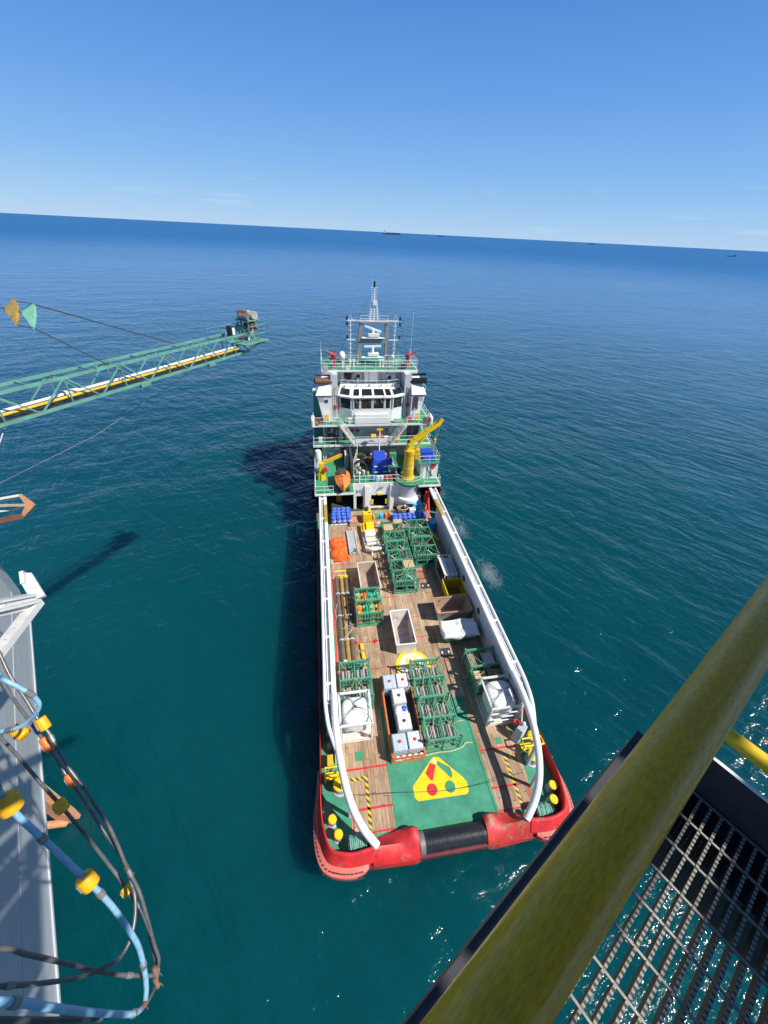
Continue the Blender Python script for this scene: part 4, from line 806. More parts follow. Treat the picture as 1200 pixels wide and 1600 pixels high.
# ================================================================== DECK CARGO (things standing on the deck at z = D)
# --- open green racks: 2 x 2 cells
RW, RL, RH = 2.42, 3.05, 1.92
def make_rack(label, loc, rz=0):
    t = thing('cargo_rack', label, 'cargo rack', loc, rz, 'green open cargo racks')
    x0, x1, y0, y1 = -RW/2, RW/2, -RL/2, RL/2
    f = MB()
    for x in (x0, 0, x1):
        for y in (y0, 0, y1): f.bar((x,y,.0),(x,y,RH), .10)
    for y in (y0, 0, y1): f.bar((x0+.05,y,.12),(x1-.05,y,.12), .1, .18); f.bar((x0,y,RH-.06),(x1,y,RH-.06), .13, .12)
    for x in (x0, 0, x1):
        for z in (.14, .75, 1.25, RH-.05): f.bar((x,y0+.05,z),(x,y1-.05,z), .06, .065)
    f.build('frame', 'rackgreen', t)
    box('floor_tray', 'rackgreen', x0+.06,x1-.06,y0+.06,y1-.06,.16,.2, t)
    for y in (y0, 0.0, y1):
        for s_ in (-1, 1):
            a, b = sorted((s_*.06, s_*(x1-.06))); q = MB()
            q.box(a,b,y-.025,y+.025,RH-.27,RH-.13); q.box(a,b,y-.025,y+.025,RH-.86,RH-.77)
            for i in range(4): xx = a+(b-a)*(i+.5)/4; q.box(xx-.045,xx+.045,y-.022,y+.022,RH-.77,RH-.27)
            if y != 0: box('lower_bar', 'rackgreen', a,b,y-.02,y+.02,.42,.50, t)
            q.build('end_panel', 'rackgreen', t)
    for x in (x0, x1):
        d = MB(); d.bar((x,y0+.06,.2),(x,-.06,RH-.15), .045).bar((x,.06,RH-.15),(x,y1-.06,.2), .045); d.build('side_brace', 'rackgreen', t)
    for x in (x0, x1):
        for y in (y0, y1): box('lifting_lug', 'steel', x-.07,x+.07,y-.07,y+.07,RH,RH+.16, t)
    q = MB(); q.tube(crm([(x0,y0,RH+.1),(x0*.6,y0*.5,RH+.12),(x0*.25,.3,RH+.03),(.05,.1,RH+.16),(.3,.5,RH-.1),(x1*.7,y1*.6,RH+.1),(x1,y1,RH+.12)],5), .019, 5)
    q.tube(crm([(x1,y0,RH+.1),(x1*.5,y0*.45,RH+.02),(.1,.05,RH+.14),(-.5,.6,RH-.15),(x0,y1,RH+.1)],5), .019, 5); q.build('lifting_sling', 'ropepale', t)
    return t
rack_at = []
rack_proto = None
def rack(x, y, label, z=D, rz=0):
    global rack_proto
    if rack_proto is None: rack_proto = make_rack(label, (x,y,z), rz); o = rack_proto
    else:
        o = copy_tree(rack_proto); o.location = (x,y,z); o.rotation_euler.z = rz+(math.pi if len(label) % 2 else 0); o['label'] = label
    return o
cellname = {(-1,-1):'near left',(1,-1):'near right',(-1,1):'far left',(1,1):'far right'}
def cell(x, y, sx, sy): return (x+sx*RW/4, y+sy*RL/4)
roller_proto = None
def rollers(x, y, sx, sy, where, z=D):
    """five short steel cylinders standing on end-blocks in a rack cell"""
    global roller_proto
    cx, cy = cell(x, y, sx, sy); lab = 'grey rollers in the %s cell of %s' % (cellname[(sx,sy)], where)
    if roller_proto is None:
        t = thing('steel_rollers', lab, 'steel rollers', (cx,cy,z+.2), 0, 'steel rollers packed in the racks')
        for i in range(4):
            xx = -.36+i*.24
            r_ = MB().tube([(xx,-.62,.62),(xx,.60,.62)], .105, 10).build('roller', 'rollersteel', t, smooth=True)
        MB().box(-.5,.5,-.52,-.42,.0,.52).box(-.5,.5,.40,.5,.0,.52).build('end_block', 'timber', t)
        MB().box(-.49,.49,-.40,.38,.02,.34).build('lower_layer', 'darksteel', t)
        roller_proto = t; return t
    o = copy_tree(roller_proto); o.location = (cx,cy,z+.2); o['label'] = lab; return o
gear_proto = {}
def gear(x, y, sx, sy, where, v, z=D):
    cx, cy = cell(x, y, sx, sy); lab = 'fitting in the %s cell of %s' % (cellname[(sx,sy)], where)
    if v not in gear_proto:
        random.seed(40+v)
        t = thing('valve_fitting', lab, 'valve', (cx,cy,z+.2), 0, 'valves and fittings in the forward racks')
        MB().lathe([(.36,0),(.36,.08),(.2,.12),(.2,.75),(.34,.8),(.34,.9)], (-.08,-.1+.15*v,0), 12).build('valve_body', 'darksteel', t)
        MB().tube([(-.45,-.55,.3),(-.1,-.2,.7),(.35,.55,.9)], .09, 8).build('elbow_pipe', 'rackgreen' if v % 2 else 'steel', t)
        MB().lathe([(.22,-.04),(.22,.04)], (.25,.3-.3*v,.95), 12, 'y').build('hand_wheel', 'rackgreen', t)
        MB().tube([(.4,-.5,0),(.35,-.45,1.1),(-.3,.4,1.25)], .05, 6).build('spool', 'cleanwhite' if v == 1 else 'steel', t)
        MB().box(-.5,.5,-.6,.6,0,.1).build('base_plate', 'dark', t)
        gear_proto[v] = t; return t
    o = copy_tree(gear_proto[v]); o.location = (cx,cy,z+.2); o['label'] = lab; return o
# aft pair beside the orange container
for (x, y, where) in ((.72,6.42,'the rack nearest the emblem'),(.68,9.5,'the rack over the landing circle')):
    rack(x, y, 'green rack of grey rollers ' + ('closest to the painted stern emblem' if y < 8 else 'standing over the yellow landing circle'))
    for k_ in cellname: rollers(x, y, *k_, where)
rack(-5.08, 10.05, 'green rack of grey rollers behind the white tank on the port side')
for k_ in cellname: rollers(-5.08, 10.05, *k_, 'the rack behind the port tank')
# forward block of racks
fr = [(1.0,21.5,'aftmost of the forward block'),(1.0,24.6,'second from aft in the forward block'),(1.02,27.8,'third from aft in the forward block'),
      (4.05,25.05,'aft one of the starboard pair'),(4.08,28.3,'forward one of the starboard pair')]
for i, (x, y, w_) in enumerate(fr):
    rack(x, y, 'green rack of dark fittings, ' + w_)
    for j, k_ in enumerate(cellname):
        if (i, k_) in ((0,(1,1)),(2,(-1,1))): continue
        gear(x, y, *k_, 'the rack ' + w_, (i+j) % 3)
# short open crate at the forward port end of the block
t = thing('open_crate', 'small dark green open crate at the forward end of the rack block', 'crate', (.35,30.1,D))
q = MB()
for a in ((-.55,-.6),(.55,-.6),(.55,.6),(-.55,.6)): q.bar((*a,0),(*a,1.2),.09)
for z in (.1,1.15):
    q.bar((-.55,-.6,z),(.55,-.6,z),.08).bar((-.55,.6,z),(.55,.6,z),.08).bar((-.55,-.6,z),(-.55,.6,z),.08).bar((.55,-.6,z),(.55,.6,z),.08)
q.build('frame', 'rackgreen', t); box('back_panel', 'rackgreen', -.5,.5,.57,.6,.15,1.1, t); box('load', 'darksteel', -.45,.45,-.5,.5,.12,.55, t)
# wooden pallets on and around the racks
def pallet(x, y, z, rz, label):
    t = thing('wooden_pallet', label, 'pallet', (x,y,z), rz, 'wooden pallets on the racks')
    q = MB()
    for i in range(6): q.box(-.52+i*.18,-.38+i*.18,-.56,.56,.10,.125)
    q.build('top_boards', 'pallet', t)
    q = MB()
    for y_ in (-.5,0,.5): q.box(-.54,.54,y_-.05,y_+.05,.0,.098)
    q.build('bearers', 'timber', t)
    box('inner_layer', 'pallet', -.5,.5,-.44,-.06,.03,.095, t); box('inner_layer', 'pallet', -.5,.5,.06,.44,.03,.095, t)
    return t
pallet(1.62,22.3,D+1.80,.03,'pale pallet lying on the aftmost rack of the forward block')
pallet(.42,28.65,D+1.80,.02,'pale pallet lying in the far left cell of the third forward rack')
pallet(1.9,30.15,D+1.35,.04,'pale pallet with rusty stains on the forward end of the rack block')
box_ = thing('pallet_stack', 'tall stack of timber under the stained pallet at the forward end of the racks', 'timber stack', (1.9,30.15,D)); box('timber_pile', 'timber', -.5,.5,-.52,.52,0,1.34, box_, .02)
# drum basket
rack(-3.18, 17.85, 'green rack of orange and green drums, port side amidships')
def drum(x, y, z, m_, label, grp, r=.29, h=.9, cat='drum', lid=None):
    t = thing('drum', label, cat, (x,y,z), random.uniform(0,6), grp)
    MB().lathe([(r*.95,0),(r,.03),(r,h*.31),(r*1.04,h*.33),(r,h*.35),(r,h*.64),(r*1.04,h*.66),(r,h*.68),(r,h-.06),(r*.96,h-.02)], n=20).build('barrel', m_, t, smooth=True)
    MB().lathe([(r*.99,h-.03),(r*1.02,h-.01),(r*1.02,h+.015),(r*.9,h+.02),(r*.88,h)], n=20).build('rim', lid or m_, t)
    MB().lathe([(.05,h),(.05,h+.035)], (r*.5,0,0), 8).build('bung', 'cleanwhite', t)
    if m_ == 'blue': MB().lathe([(r*1.03,h*.37),(r*1.03,h*.62)], n=20).build('label_band', 'ibcblue', t)
    return t
M['drumorange'] = mat('orange_drum_paint', (.82,.24,.015), .4, .14, 3, rust=.12, rscale=4)
M['drumgreen'] = mat('green_drum_paint', (.04,.42,.24), .4, .14, 3)
M['drumlime'] = mat('light_green_drum', (.26,.46,.20), .45, .16, 3)
for sx, sy, cols in ((-1,1,('drumorange','drumorange','drumlime','drumorange')),(1,1,('drumgreen',)*4),(-1,-1,('drumorange','drumgreen','drumorange','drumgreen')),(1,-1,('drumlime','drumorange','drumlime','drumorange'))):
    cx, cy = cell(-3.18,17.85,sx,sy)
    for i, (m_, (ox, oy)) in enumerate(zip(cols, ((-.28,-.34),(.28,-.34),(-.28,.34),(.28,.34)))):
        cn = {'drumorange':'orange','drumgreen':'green','drumlime':'pale green'}[m_]
        drum(cx+ox, cy+oy, D+.2+.35, m_, '%s drum, %s in the %s cell of the drum rack' % (cn, ('near left','near right','far left','far right')[i], cellname[(sx,sy)]), 'drums in the amidships rack', .265, .9)
        st = thing('drum_stand', 'block under the %s drum of the %s cell' % (('near left','near right','far left','far right')[i], cellname[(sx,sy)]), 'wood block', (cx+ox,cy+oy,D+.2), 0, 'blocks under the drums')
        MB().box(-.2,.2,-.22,-.1,0,.34).box(-.2,.2,.1,.22,0,.34).build('bearers', 'timber', st); box('block_top', 'dark', -.18,.18,-.09,.09,0,.33, st)
# starboard timber rack
rack(5.55, 9.95, 'green rack of planks and timber beside the starboard rail')
def planks(x, y, sx, sy, where, m_, dirx, label):
    cx, cy = cell(x, y, sx, sy); t = thing('timber_bundle', label, 'timber', (cx,cy,D+.2), 0, 'timber in the starboard rack')
    lo = MB(); hi = MB()
    for i in range(6):
        if dirx: hi.box(-.5,.5,-.64+i*.21,-.48+i*.21,1.15,1.30)
        else: hi.box(-.5+i*.17,-.38+i*.17,-.62,.62,1.15,1.30)
    for z in (0,.6): lo.box(-.5,.5,-.6,-.45,z,z+.54).box(-.5,.5,.45,.6,z,z+.54).box(-.45,.45,-.44,.44,z,z+.5)
    hi.build('top_planks', m_, t); lo.build('lower_layers', 'timber', t); return t
planks(5.55,9.95,-1,1,'','timber',False,'brown planks in the far left cell of the starboard timber rack')
planks(5.55,9.95,1,1,'','cleanwhite',True,'white slats in the far right cell of the starboard timber rack')
planks(5.55,9.95,-1,-1,'','pallet',True,'pale planks in the near left cell of the starboard timber rack')
planks(5.55,9.95,1,-1,'','timber',True,'shaded planks in the near right cell of the starboard timber rack')
# --- orange half-height container with totes
t = thing('half_height_container', 'orange half-height container open on top, loaded with white totes', 'container', (-1.86,7.55,D))
q = MB(); L_, W_ = 6.0, 2.38
q.box(-W_/2,W_/2,-L_/2,L_/2,.06,.16)
for s_ in (-1,1):
    a, b = sorted((s_*(W_/2-.06), s_*W_/2)); q.box(a,b,-L_/2,L_/2,.161,.80)
    a, b = sorted((s_*(W_/2-.10), s_*(W_/2+.02))); q.box(a,b,-L_/2+.1,L_/2-.1,.802,.90)
    for i in range(11): yy = -L_/2+.3+i*.54; a, b = sorted((s_*(W_/2+.002), s_*(W_/2+.05))); q.box(a,b,yy,yy+.16,.1,.79)
q.build('tub', 'contorange', t)
for y in (-L_/2,L_/2):
    e = MB().box(-W_/2+.062,W_/2-.062,y-.04,y+.04,.162,.78).box(-W_/2,W_/2,y-.07,y+.07,.02,.155).box(-W_/2+.1,W_/2-.1,y-.06,y+.06,.79,.86).build('end_gate', 'contorange', t)
    for i in range(5): xx = -.9+i*.42; box('gate_lug', 'offwhite', xx,xx+.22,y-.055,y+.055,.865,.91, e)
    if y < 0:
        for x0,x1,z0,z1 in ((-.95,-.42,.32,.44),(-.95,-.55,.47,.51),(-.38,-.25,.42,.48),(-.2,.12,.44,.54),): box('painted_mark', 'cleanwhite', x0,x1,y-.052,y-.0425,z0,z1, e)
        c_ = bpy.data.curves.new('stencil_letters', 'FONT'); c_.body = 'Tenal 1'; c_.size = .30; c_.extrude = .003; c_.shear = .15
        fo_ = bpy.data.objects.new('stencil_letters', c_); C.objects.link(fo_); fo_.parent = e; letters = fo_; fo_.location = (.22,y-.05,.40); fo_.rotation_euler = (R(90),0,0); c_.materials.append(M['cleanwhite'])
        bpy.context.view_layer.update(); lm_ = bpy.data.meshes.new_from_object(fo_.evaluated_get(bpy.context.evaluated_depsgraph_get()))
        lo_ = bpy.data.objects.new('painted_letters', lm_); C.objects.link(lo_); lo_.parent = e; lo_.location = (.22,-L_/2-.046,.40); lo_.rotation_euler = (R(90),0,0); bpy.data.objects.remove(fo_)
for x in (-W_/2+.05,W_/2-.05):
    for y in (-L_/2+.05,L_/2-.05): box('corner_post', 'contorange', x-.075,x+.075,y-.075,y+.075,.0,1.0, t, .01)
def tote(x, y, m_, cap, label, rz=0, z=D+.17):
    t = thing('bulk_tote', label, 'tote', (x,y,z), rz, 'white totes in the orange container')
    b = MB()
    b.box(-.48,.48,-.56,.56,.14,1.18).build('tank', m_, t, bevel=.06)
    g = MB()
    for z_ in (.25,.5,.75,1.0):
        for s_ in (-1,1): g.box(-.52,.52,s_*.59-.012,s_*.59+.012,z_,z_+.03); g.box(s_*.51-.012,s_*.51+.012,-.59,.59,z_+.0,z_+.03)
    for i in range(8):
        x_ = -.5+i*.143
        for s_ in (-1,1): g.box(x_-.012,x_+.012,s_*.585-.014,s_*.585+.014,.12,1.1)
    g.build('cage', 'lightgrey', t)
    r_ = MB()
    for x_ in (-.2,.2): r_.box(x_-.012,x_+.012,-.55,.55,1.175,1.195)
    r_.build('strap', 'lightgrey', t)
    box('pallet_base', 'timber', -.52,.52,-.58,.58,0,.115, t)
    MB().lathe([(.12,1.17),(.12,1.22),(.09,1.235)], n=16).build('cap', cap, t); return t
tote(-2.42,5.32,'ibcblue','signred','pale blue-topped tote with red cap in the near left corner of the orange container')
tote(-1.32,5.34,'ibc','signred','white tote with red cap in the near right corner of the orange container')
tote(-1.83,6.68,'ibc','darksteel','white tote with dark cap, alone just forward of the near pair')
tote(-1.88,8.62,'ibc','darksteel','white tote with dark cap and ribbed side, aft of the far pair', .02)
tote(-2.42,9.84,'ibcblue','signred','pale blue-topped tote with red cap in the far left corner of the orange container')
tote(-1.34,9.86,'ibc','signred','white tote with red cap in the far right corner of the orange container')
wb = thing('wrapped_bundle', 'plastic-wrapped white and blue bags between the totes in the orange container', 'wrapped bundle', (-1.86,7.62,D+.17))
MB().box(-.5,.5,-.36,.36,.1,1.02).build('wrapped_load', 'ibc', wb, bevel=.16); MB().ball((.25,.02,.98), .26, 10, 6, .6).build('blue_bag', 'blue', wb); MB().ball((-.22,.02,1.0), .28, 10, 6, .6).build('white_bag', 'cleanwhite', wb)
box('pallet_base', 'timber', -.5,.5,-.36,.36,0,.098, wb)
LN = MB().box(-W_/2+.062,W_/2-.062,-L_/2+.05,L_/2-.05,.1605,.165)
for s_ in (-1,1): a, b = sorted((s_*(W_/2-.061), s_*(W_/2-.075))); LN.box(a,b,-L_/2+.05,L_/2-.05,.166,.79)
LN.build('inner_lining', 'dark', bpy.data.objects['half_height_container'])
# --- framed tanks
def tank(label, loc, w_, l_, h_, low=False):
    t = thing('framed_tank', label, 'tank', loc, 0, 'white tanks in square frames')
    f = MB(); x0,x1,y0,y1 = -w_/2,w_/2,-l_/2,l_/2
    for x in (x0,x1):
        for y in (y0,y1): f.bar((x,y,.0),(x,y,h_), .16)
    for z in (.1,h_-.08):
        for y in (y0,y1): f.bar((x0+.08,y,z),(x1-.08,y,z), .15,.15)
        for x in (x0,x1): f.bar((x,y0+.08,z),(x,y1-.08,z), .15,.15)
    f.build('frame', 'white' if low else 'offwhite', t, bevel=.015)
    r_ = min(w_,l_)/2-.13
    pr_ = [(r_*.5,.3),(r_*.78,.42),(r_*.98,.85),(r_,1.1),(r_,h_-.52),(r_*.985,h_-.38),(r_*.92,h_-.24),(r_*.78,h_-.15),(r_*.4,h_-.10),(.02,h_-.09)]
    q = MB(); nn_ = 48; vs = []
    for rr_, zz in pr_:
        for t_ in range(nn_):
            a_ = t_*2*math.pi/nn_; ca, sa = math.cos(a_), math.sin(a_); kx = 1/(abs(ca)**3.4+abs(sa)**3.4)**(1/3.4); vs.append((rr_*kx*ca, rr_*kx*sa, zz))
    q.add(vs, [(i*nn_+j, i*nn_+(j+1)%nn_, (i+1)*nn_+(j+1)%nn_, (i+1)*nn_+j) for i in range(len(pr_)-1) for j in range(nn_)]+[tuple(range(nn_-1,-1,-1))])
    tk = q.build('tank_shell', 'white', t, smooth=True)
    MB().lathe([(.24,h_-.16),(.24,h_-.06),(.2,h_-.04)], n=16).build('manway', 'lightgrey', tk)
    MB().lathe([(.07,h_-.04),(.07,h_+.05)], (.05,.05,0), 8).build('vent_valve', 'darksteel', tk)
    sl = MB(); rr = random.Random(5 if low else 9)
    for i in range(4):
        a = ((x0,y0),(x1,y0),(x1,y1),(x0,y1))[i]
        sl.tube(crm([(a[0],a[1],h_+.05),(a[0]*.75,a[1]*.6,h_+.10),(a[0]*.3+rr.uniform(-.3,.3),a[1]*.3+rr.uniform(-.2,.3),h_-.02+.1*rr.random()),(0,0,h_+.08)],4), .022, 5)
    sl.build('lifting_sling', 'darksteel', t)
    q = MB()
    for z in (.6,1.15,1.7):
        q.bar((x0+.09,y0,z),(x1-.09,y0,z),.07,.10)
    if not low: q.build('ladder_rungs', 'white', t)
    MB().box(x0+.1,x1-.1,y0-.05,y0+.05,.16,.34).box(x0+.1,x1-.1,y0+.1,y1-.1,.18,.24).build('base_plate', 'offwhite', t)
    MB().tube([(x1-.5,y0+.1,.55),(x1-.25,y0+.02,.6),(x1-.12,y0+.1,.4)], .07, 8).build('outlet_valve', 'pinkred' if low else 'steel', t)
    if low:
        box('stencil_plate', 'darksteel', -.55,-.2,-r_-.03,-r_+.02,1.05,1.12, tk)
    return t
tank('round white tank in an open white frame beside the port rail near the stern', (-5.35,7.5,D), 2.2,2.35,2.55, True)
tank('white tank with ladder rungs and tangled slings in a square frame by the starboard rail', (5.68,7.3,D), 2.35,2.4,2.62)
# --- open skips
def skip(label, loc, rz, l_, w_, h_, mi_, mo_, slope=.25, ends=(.35,.35), rim=None, name='open_skip'):
    t = thing(name, label, 'skip', loc, rz)
    a = [(-w_/2+slope,-l_/2+ends[0]),(w_/2-slope,-l_/2+ends[0]),(w_/2-slope,l_/2-ends[1]),(-w_/2+slope,l_/2-ends[1])]
    b = [(-w_/2,-l_/2),(w_/2,-l_/2),(w_/2,l_/2),(-w_/2,l_/2)]; e = .05
    ai = [(x*(1-e/abs(x)),y*(1-e/abs(y))) for x,y in a]; bi = [(x*(1-e/abs(x)),y*(1-e/abs(y))) for x,y in b]
    o_ = MB().add([(x,y,.10) for x,y in a]+[(x,y,h_) for x,y in b], [(3,2,1,0),(0,1,5,4),(1,2,6,5),(2,3,7,6),(3,0,4,7)])
    o_.build('outer_shell', mo_, t)
    i_ = MB().add([(x,y,.16) for x,y in ai]+[(x,y,h_) for x,y in bi], [(0,1,2,3),(4,5,1,0),(5,6,2,1),(6,7,3,2),(7,4,0,3)]).build('lining', mi_, t)
    r_ = MB()
    for k in range(4):
        p, q_ = b[k], b[(k+1)%4]; r_.bar((*p,h_+.03),(*q_,h_+.03), .11,.09)
    rm = r_.build('rim', rim or mo_, t)
    for k in range(4):
        p, q_ = Vector((*b[k],h_+.1)), Vector((*b[(k+1)%4],h_+.1))
    for s_ in (-1,1):
        for yy in (-l_*.3,l_*.3): MB().lathe([(.09,0),(.09,.2)], (s_*(w_/2+.02) if s_ < 0 else w_/2-.18, yy, h_-.25), 8, 'x').build('lifting_pin', 'steel', t)
    f_ = MB()
    for yy in (-l_/2+ends[0]+.25, l_/2-ends[1]-.25): f_.box(-w_/2+slope+.05,w_/2-slope-.05,yy-.08,yy+.08,0,.098)
    f_.build('skid', 'steel', t)
    return t
skip('pale grey empty skip standing alone amidships just forward of the landing circle', (-.42,14.75,D), .0, 3.7,1.75,1.5,'skip','offwhite',.12,(.1,.9),'cleanwhite')
skip('brown empty skip aft of the orange rope heap, beside the long pipes', (-2.72,21.55,D), .02, 3.9,1.95,1.4,'browninside','browninside',.15,(.15,.4),'offwhite')
skip('grey skip with peach rim and dark shaded inside, by the starboard wall', (4.85,16.75,D), R(90), 3.45,1.85,1.5,'browninside','grey',.3,(.3,.3),'peach')
ys = skip('bright yellow skip with notched rim beside the starboard wall', (5.85,19.15,D), .0, 2.2,2.0,1.25,'yellowworn','brightyellow',.06,(.06,.06))
box('muddy_floor', 'mud', -.8,.8,-.9,.9,.165,.2, ys)
tarp_s = skip('green skip under a crumpled white tarpaulin by the starboard wall', (4.75,14.15,D), R(90), 3.3,1.7,1.2,'rackgreen','rackgreen',.35,(.45,.45))
q = MB(); nx_, ny_ = 34, 22
def tz(u, v):
    e = max(abs(u),abs(v)); z = 1.42+.09*math.sin(5*math.atan2(v,u)+1)*e+.11*noise.noise((u*2.2,v*2.2,3))+.16*(.5-abs(noise.noise((u*3.1+7,v*2.4,9))))*e
    return z-(.30*max(0,(e-.86)/.14)**2+.08*(e > .96)*math.sin(9*(u+v)))
vs = []
for j in range(ny_+1):
    for i in range(nx_+1):
        u, v = i/nx_*2-1, j/ny_*2-1; vs.append((u*1.75, v*.98, tz(u,v)))
q.add(vs, [(j*(nx_+1)+i, j*(nx_+1)+i+1, (j+1)*(nx_+1)+i+1, (j+1)*(nx_+1)+i) for j in range(ny_) for i in range(nx_)])
tp_ = tag(q.build('tarpaulin', 'cleanwhite', None, (4.75,14.15,D), 0, smooth=False), 'crumpled white tarpaulin draped over the green skip', 'tarpaulin')
tp_.modifiers.new('thick', 'SOLIDIFY').thickness = .02
for p in tp_.data.polygons: p.use_smooth = True
# --- generator unit
t = thing('generator_unit', 'grey generator box in a white open frame against the starboard wall', 'generator', (5.80,21.75,D))
q = MB(); 
for x in (-.75,.55):
    for y in (-1.5,1.5): q.bar((x,y,0),(x,y,1.9),.09)
for z in (.08,1.86):
    for y in (-1.5,1.5): q.bar((-.75,y,z),(.55,y,z),.09)
    for x in (-.75,.55): q.bar((x,-1.5,z),(x,1.5,z),.09)
q.build('frame', 'offwhite', t)
box('housing', 'lightgrey', -.2,.5,-1.3,1.25,.15,1.72, t, .04); box('side_shelf', 'cleanwhite', -.68,-.22,-1.35,1.3,1.74,1.82, t); box('lower_body', 'darksteel', -.6,-.22,-1.2,1.2,.15,.85, t)
MB().box(.0,.4,-.9,.6,1.73,1.78).build('louvre_panel', 'grey', t)
# --- long pipes with clamps, strops
for i, (x0, x1, m_, w_) in enumerate(((-6.02,-5.86,'pipe','outermost, next to the port rail'),(-5.52,-5.42,'pipeochre','middle, with an ochre tint'),(-5.06,-4.98,'pipe','innermost of the three'))):
    t = thing('drill_pipe', 'long rusty pipe lying on the port deck, ' + w_, 'pipe', (0,0,D), 0, 'three long pipes on the port deck')
    MB().tube([(x0,22.6,.24),(x1,12.4,.24)], .205, 16).build('pipe_body', m_, t, smooth=True)
    pc = MB()
    for y in (20.4,17.6,14.9): k_ = (22.6-y)/10.2; pc.tube([(x0+(x1-x0)*k_,y,.24),(x0+(x1-x0)*k_,y-.12,.24)], .232, 16)
    pc.build('tie_band', 'lightgrey', t)
    MB().tube([(x0,22.62,.24),(x0,22.5,.24)], .225, 16).build('end_protector', 'brightyellow' if i else 'steel', t)
t = thing('yellow_stop', 'bent yellow bar at the forward end of the long pipes', 'stop bar', (-5.25,22.9,D)); MB().tube([(-.75,0,.1),(-.6,-.1,.45),(.3,-.15,.45),(.45,0,.1)], .07, 8).build('bar', 'brightyellow', t); MB().box(-.8,-.5,-.15,.15,0,.098).build('foot', 'yellow', t)
st = MB()
for pts in ([(-6.1,18.9,.5),(-6.3,18.2,.3),(-6.2,16.8,.06),(-5.8,15.9,.5),(-5.3,16.2,.55),(-4.9,15.9,.5)], [(-5.4,17.6,.5),(-5.2,17.0,.5),(-5.5,16.2,.5),(-5.0,15.6,.5),(-5.6,15.0,.5),(-5.9,14.6,.5)], [(-5.1,16.6,.52),(-4.8,16.0,.4),(-5.3,15.4,.5)]): st.tube(crm(pts,5), .022, 5)
tag(st.build('wire_strop', 'lightgrey', None, (0,0,D)), 'pale wire slings looped over the long pipes on the port deck', 'sling')
for x, y, m_, lab in ((-4.15,13.2,'brightyellow','small yellow block on the deck beside the long pipes, aft of the other'),(-4.2,14.1,'brightyellow','small yellow block on the deck beside the long pipes, forward of the other')):
    t = thing('deck_block', lab, 'block', (x,y,D), .1); MB().box(-.14,.14,-.3,.3,0,.22).build('block_body', m_, t, bevel=.05); MB().lathe([(.05,.22),(.05,.3)], n=8).build('knob', m_, t)
t = thing('valve_cluster', 'green and rusty valves with a white float between port rail and pipes', 'valves', (-5.2,12.0,D))
MB().lathe([(.2,0),(.24,.1),(.2,.5),(.28,.6)], (-.7,.1,0), 12).build('rusty_valve', 'peach', t); MB().ball((-.55,.35,.75), .2).build('white_float', 'cleanwhite', t)
for i in range(4): MB().lathe([(.16,0),(.2,.1),(.12,.35),(.24,.4),(.24,.5)], (-.1+i*.28,.05*(i%2),.0), 10).build('green_valve', 'rackgreen', t)
# --- orange netted ropes, gangway, white pipes, yellow boxes
def net_heap(loc, rx, ry, h, seed, label):
    t = thing('orange_net', label, 'net', loc, 0, 'orange nets by the port rail'); rr = random.Random(seed)
    q = MB(); n1, n2 = 24, 12; vs = []
    for j in range(n2+1):
        for i in range(n1):
            a = i*2*math.pi/n1; u = j/n2; r_ = math.cos(u*math.pi/2)**.6; k_ = 1+.16*noise.noise((3*math.cos(a)+seed,3*math.sin(a),u*3))
            vs.append((rx*r_*math.cos(a)*k_, ry*r_*math.sin(a)*k_, h*math.sin(u*math.pi/2)*(1+.25*noise.noise((a*1.5,u*4,seed)))))
    q.add(vs, [(j*n1+i, j*n1+(i+1)%n1, (j+1)*n1+(i+1)%n1, (j+1)*n1+i) for j in range(n2) for i in range(n1)]); q.build('net_heap', 'ropeorange', t, smooth=True)
    s_ = MB()
    for i in range(26):
        a = rr.uniform(0,6.28); b = a+rr.uniform(.6,2.4); m_ = []
        for w_ in range(8):
            c_ = a+(b-a)*w_/7; rad = .45+.5*abs(math.sin(w_*1.1+i)); m_.append((rx*rad*math.cos(c_), ry*rad*math.sin(c_), h*math.sqrt(max(.02,1-rad*rad*.9))+.05))
        s_.tube(m_, .035, 5)
    s_.build('net_strand', 'ropeorange', t); return t
net_heap((-5.55,28.15,D),.98,1.0,.95,2,'orange net heap beside the port rail, the forward one with the smooth top')
net_heap((-5.5,26.35,D),.95,.95,.85,5,'orange net heap beside the port rail, the aft one with loose strands')
t = thing('orange_spreader', 'flat orange frame lying aft of the orange nets', 'frame', (-5.2,25.55,D-.0)); MB().box(-.9,.75,-.08,.04,.03,.15).box(.6,.75,.05,.6,.03,.15).box(.2,.59,.5,.6,.03,.15).build('frame_bars', 'ropeorange', t); box('frame_foot', 'orange', -.8,.6,-.06,.02,.0,.028, t)
t = thing('gangway_ladder', 'grey aluminium gangway lying on the deck beside the orange nets', 'gangway', (-3.85,28.45,D), .03)
q = MB(); 
for x in (-.48,.48): q.bar((x,-2.1,.15),(x,2.1,.15),.09,.22)
for i in range(15): q.bar((-.44,-2+i*.285,.18),(.44,-2+i*.285,.18),.07)
q.build('side_rails', 'lightgrey', t); box('tread_plate', 'grey', -.43,.43,-2.05,2.05,.06,.1, t); MB().bar((-.3,-2.0,.26),(.3,-1.5,.26),.08).bar((.3,-2.1,.26),(.1,-1.2,.26),.06).build('loose_bars', 'darksteel', t)
t = thing('white_pipe_cradle', 'stack of cream pipes and spools in a cradle amidships, aft of the yellow box', 'pipe stack', (-1.5,27.8,D), .06)
q = MB()
for i in range(5): q.tube([(-.75,1.5-i*.48,.62+.1*(i%2)),(.65,1.5-i*.48,.62+.1*(i%2))], .2, 12)
q.build('pipes', 'offwhite', t, smooth=True)
MB().tube(crm([(-.9,-1.0,.55),(-.3,-1.5,.75),(.5,-1.45,.75),(1.05,-1.0,.6)],4), .24, 12).build('bent_spool', 'cleanwhite', t, smooth=True)
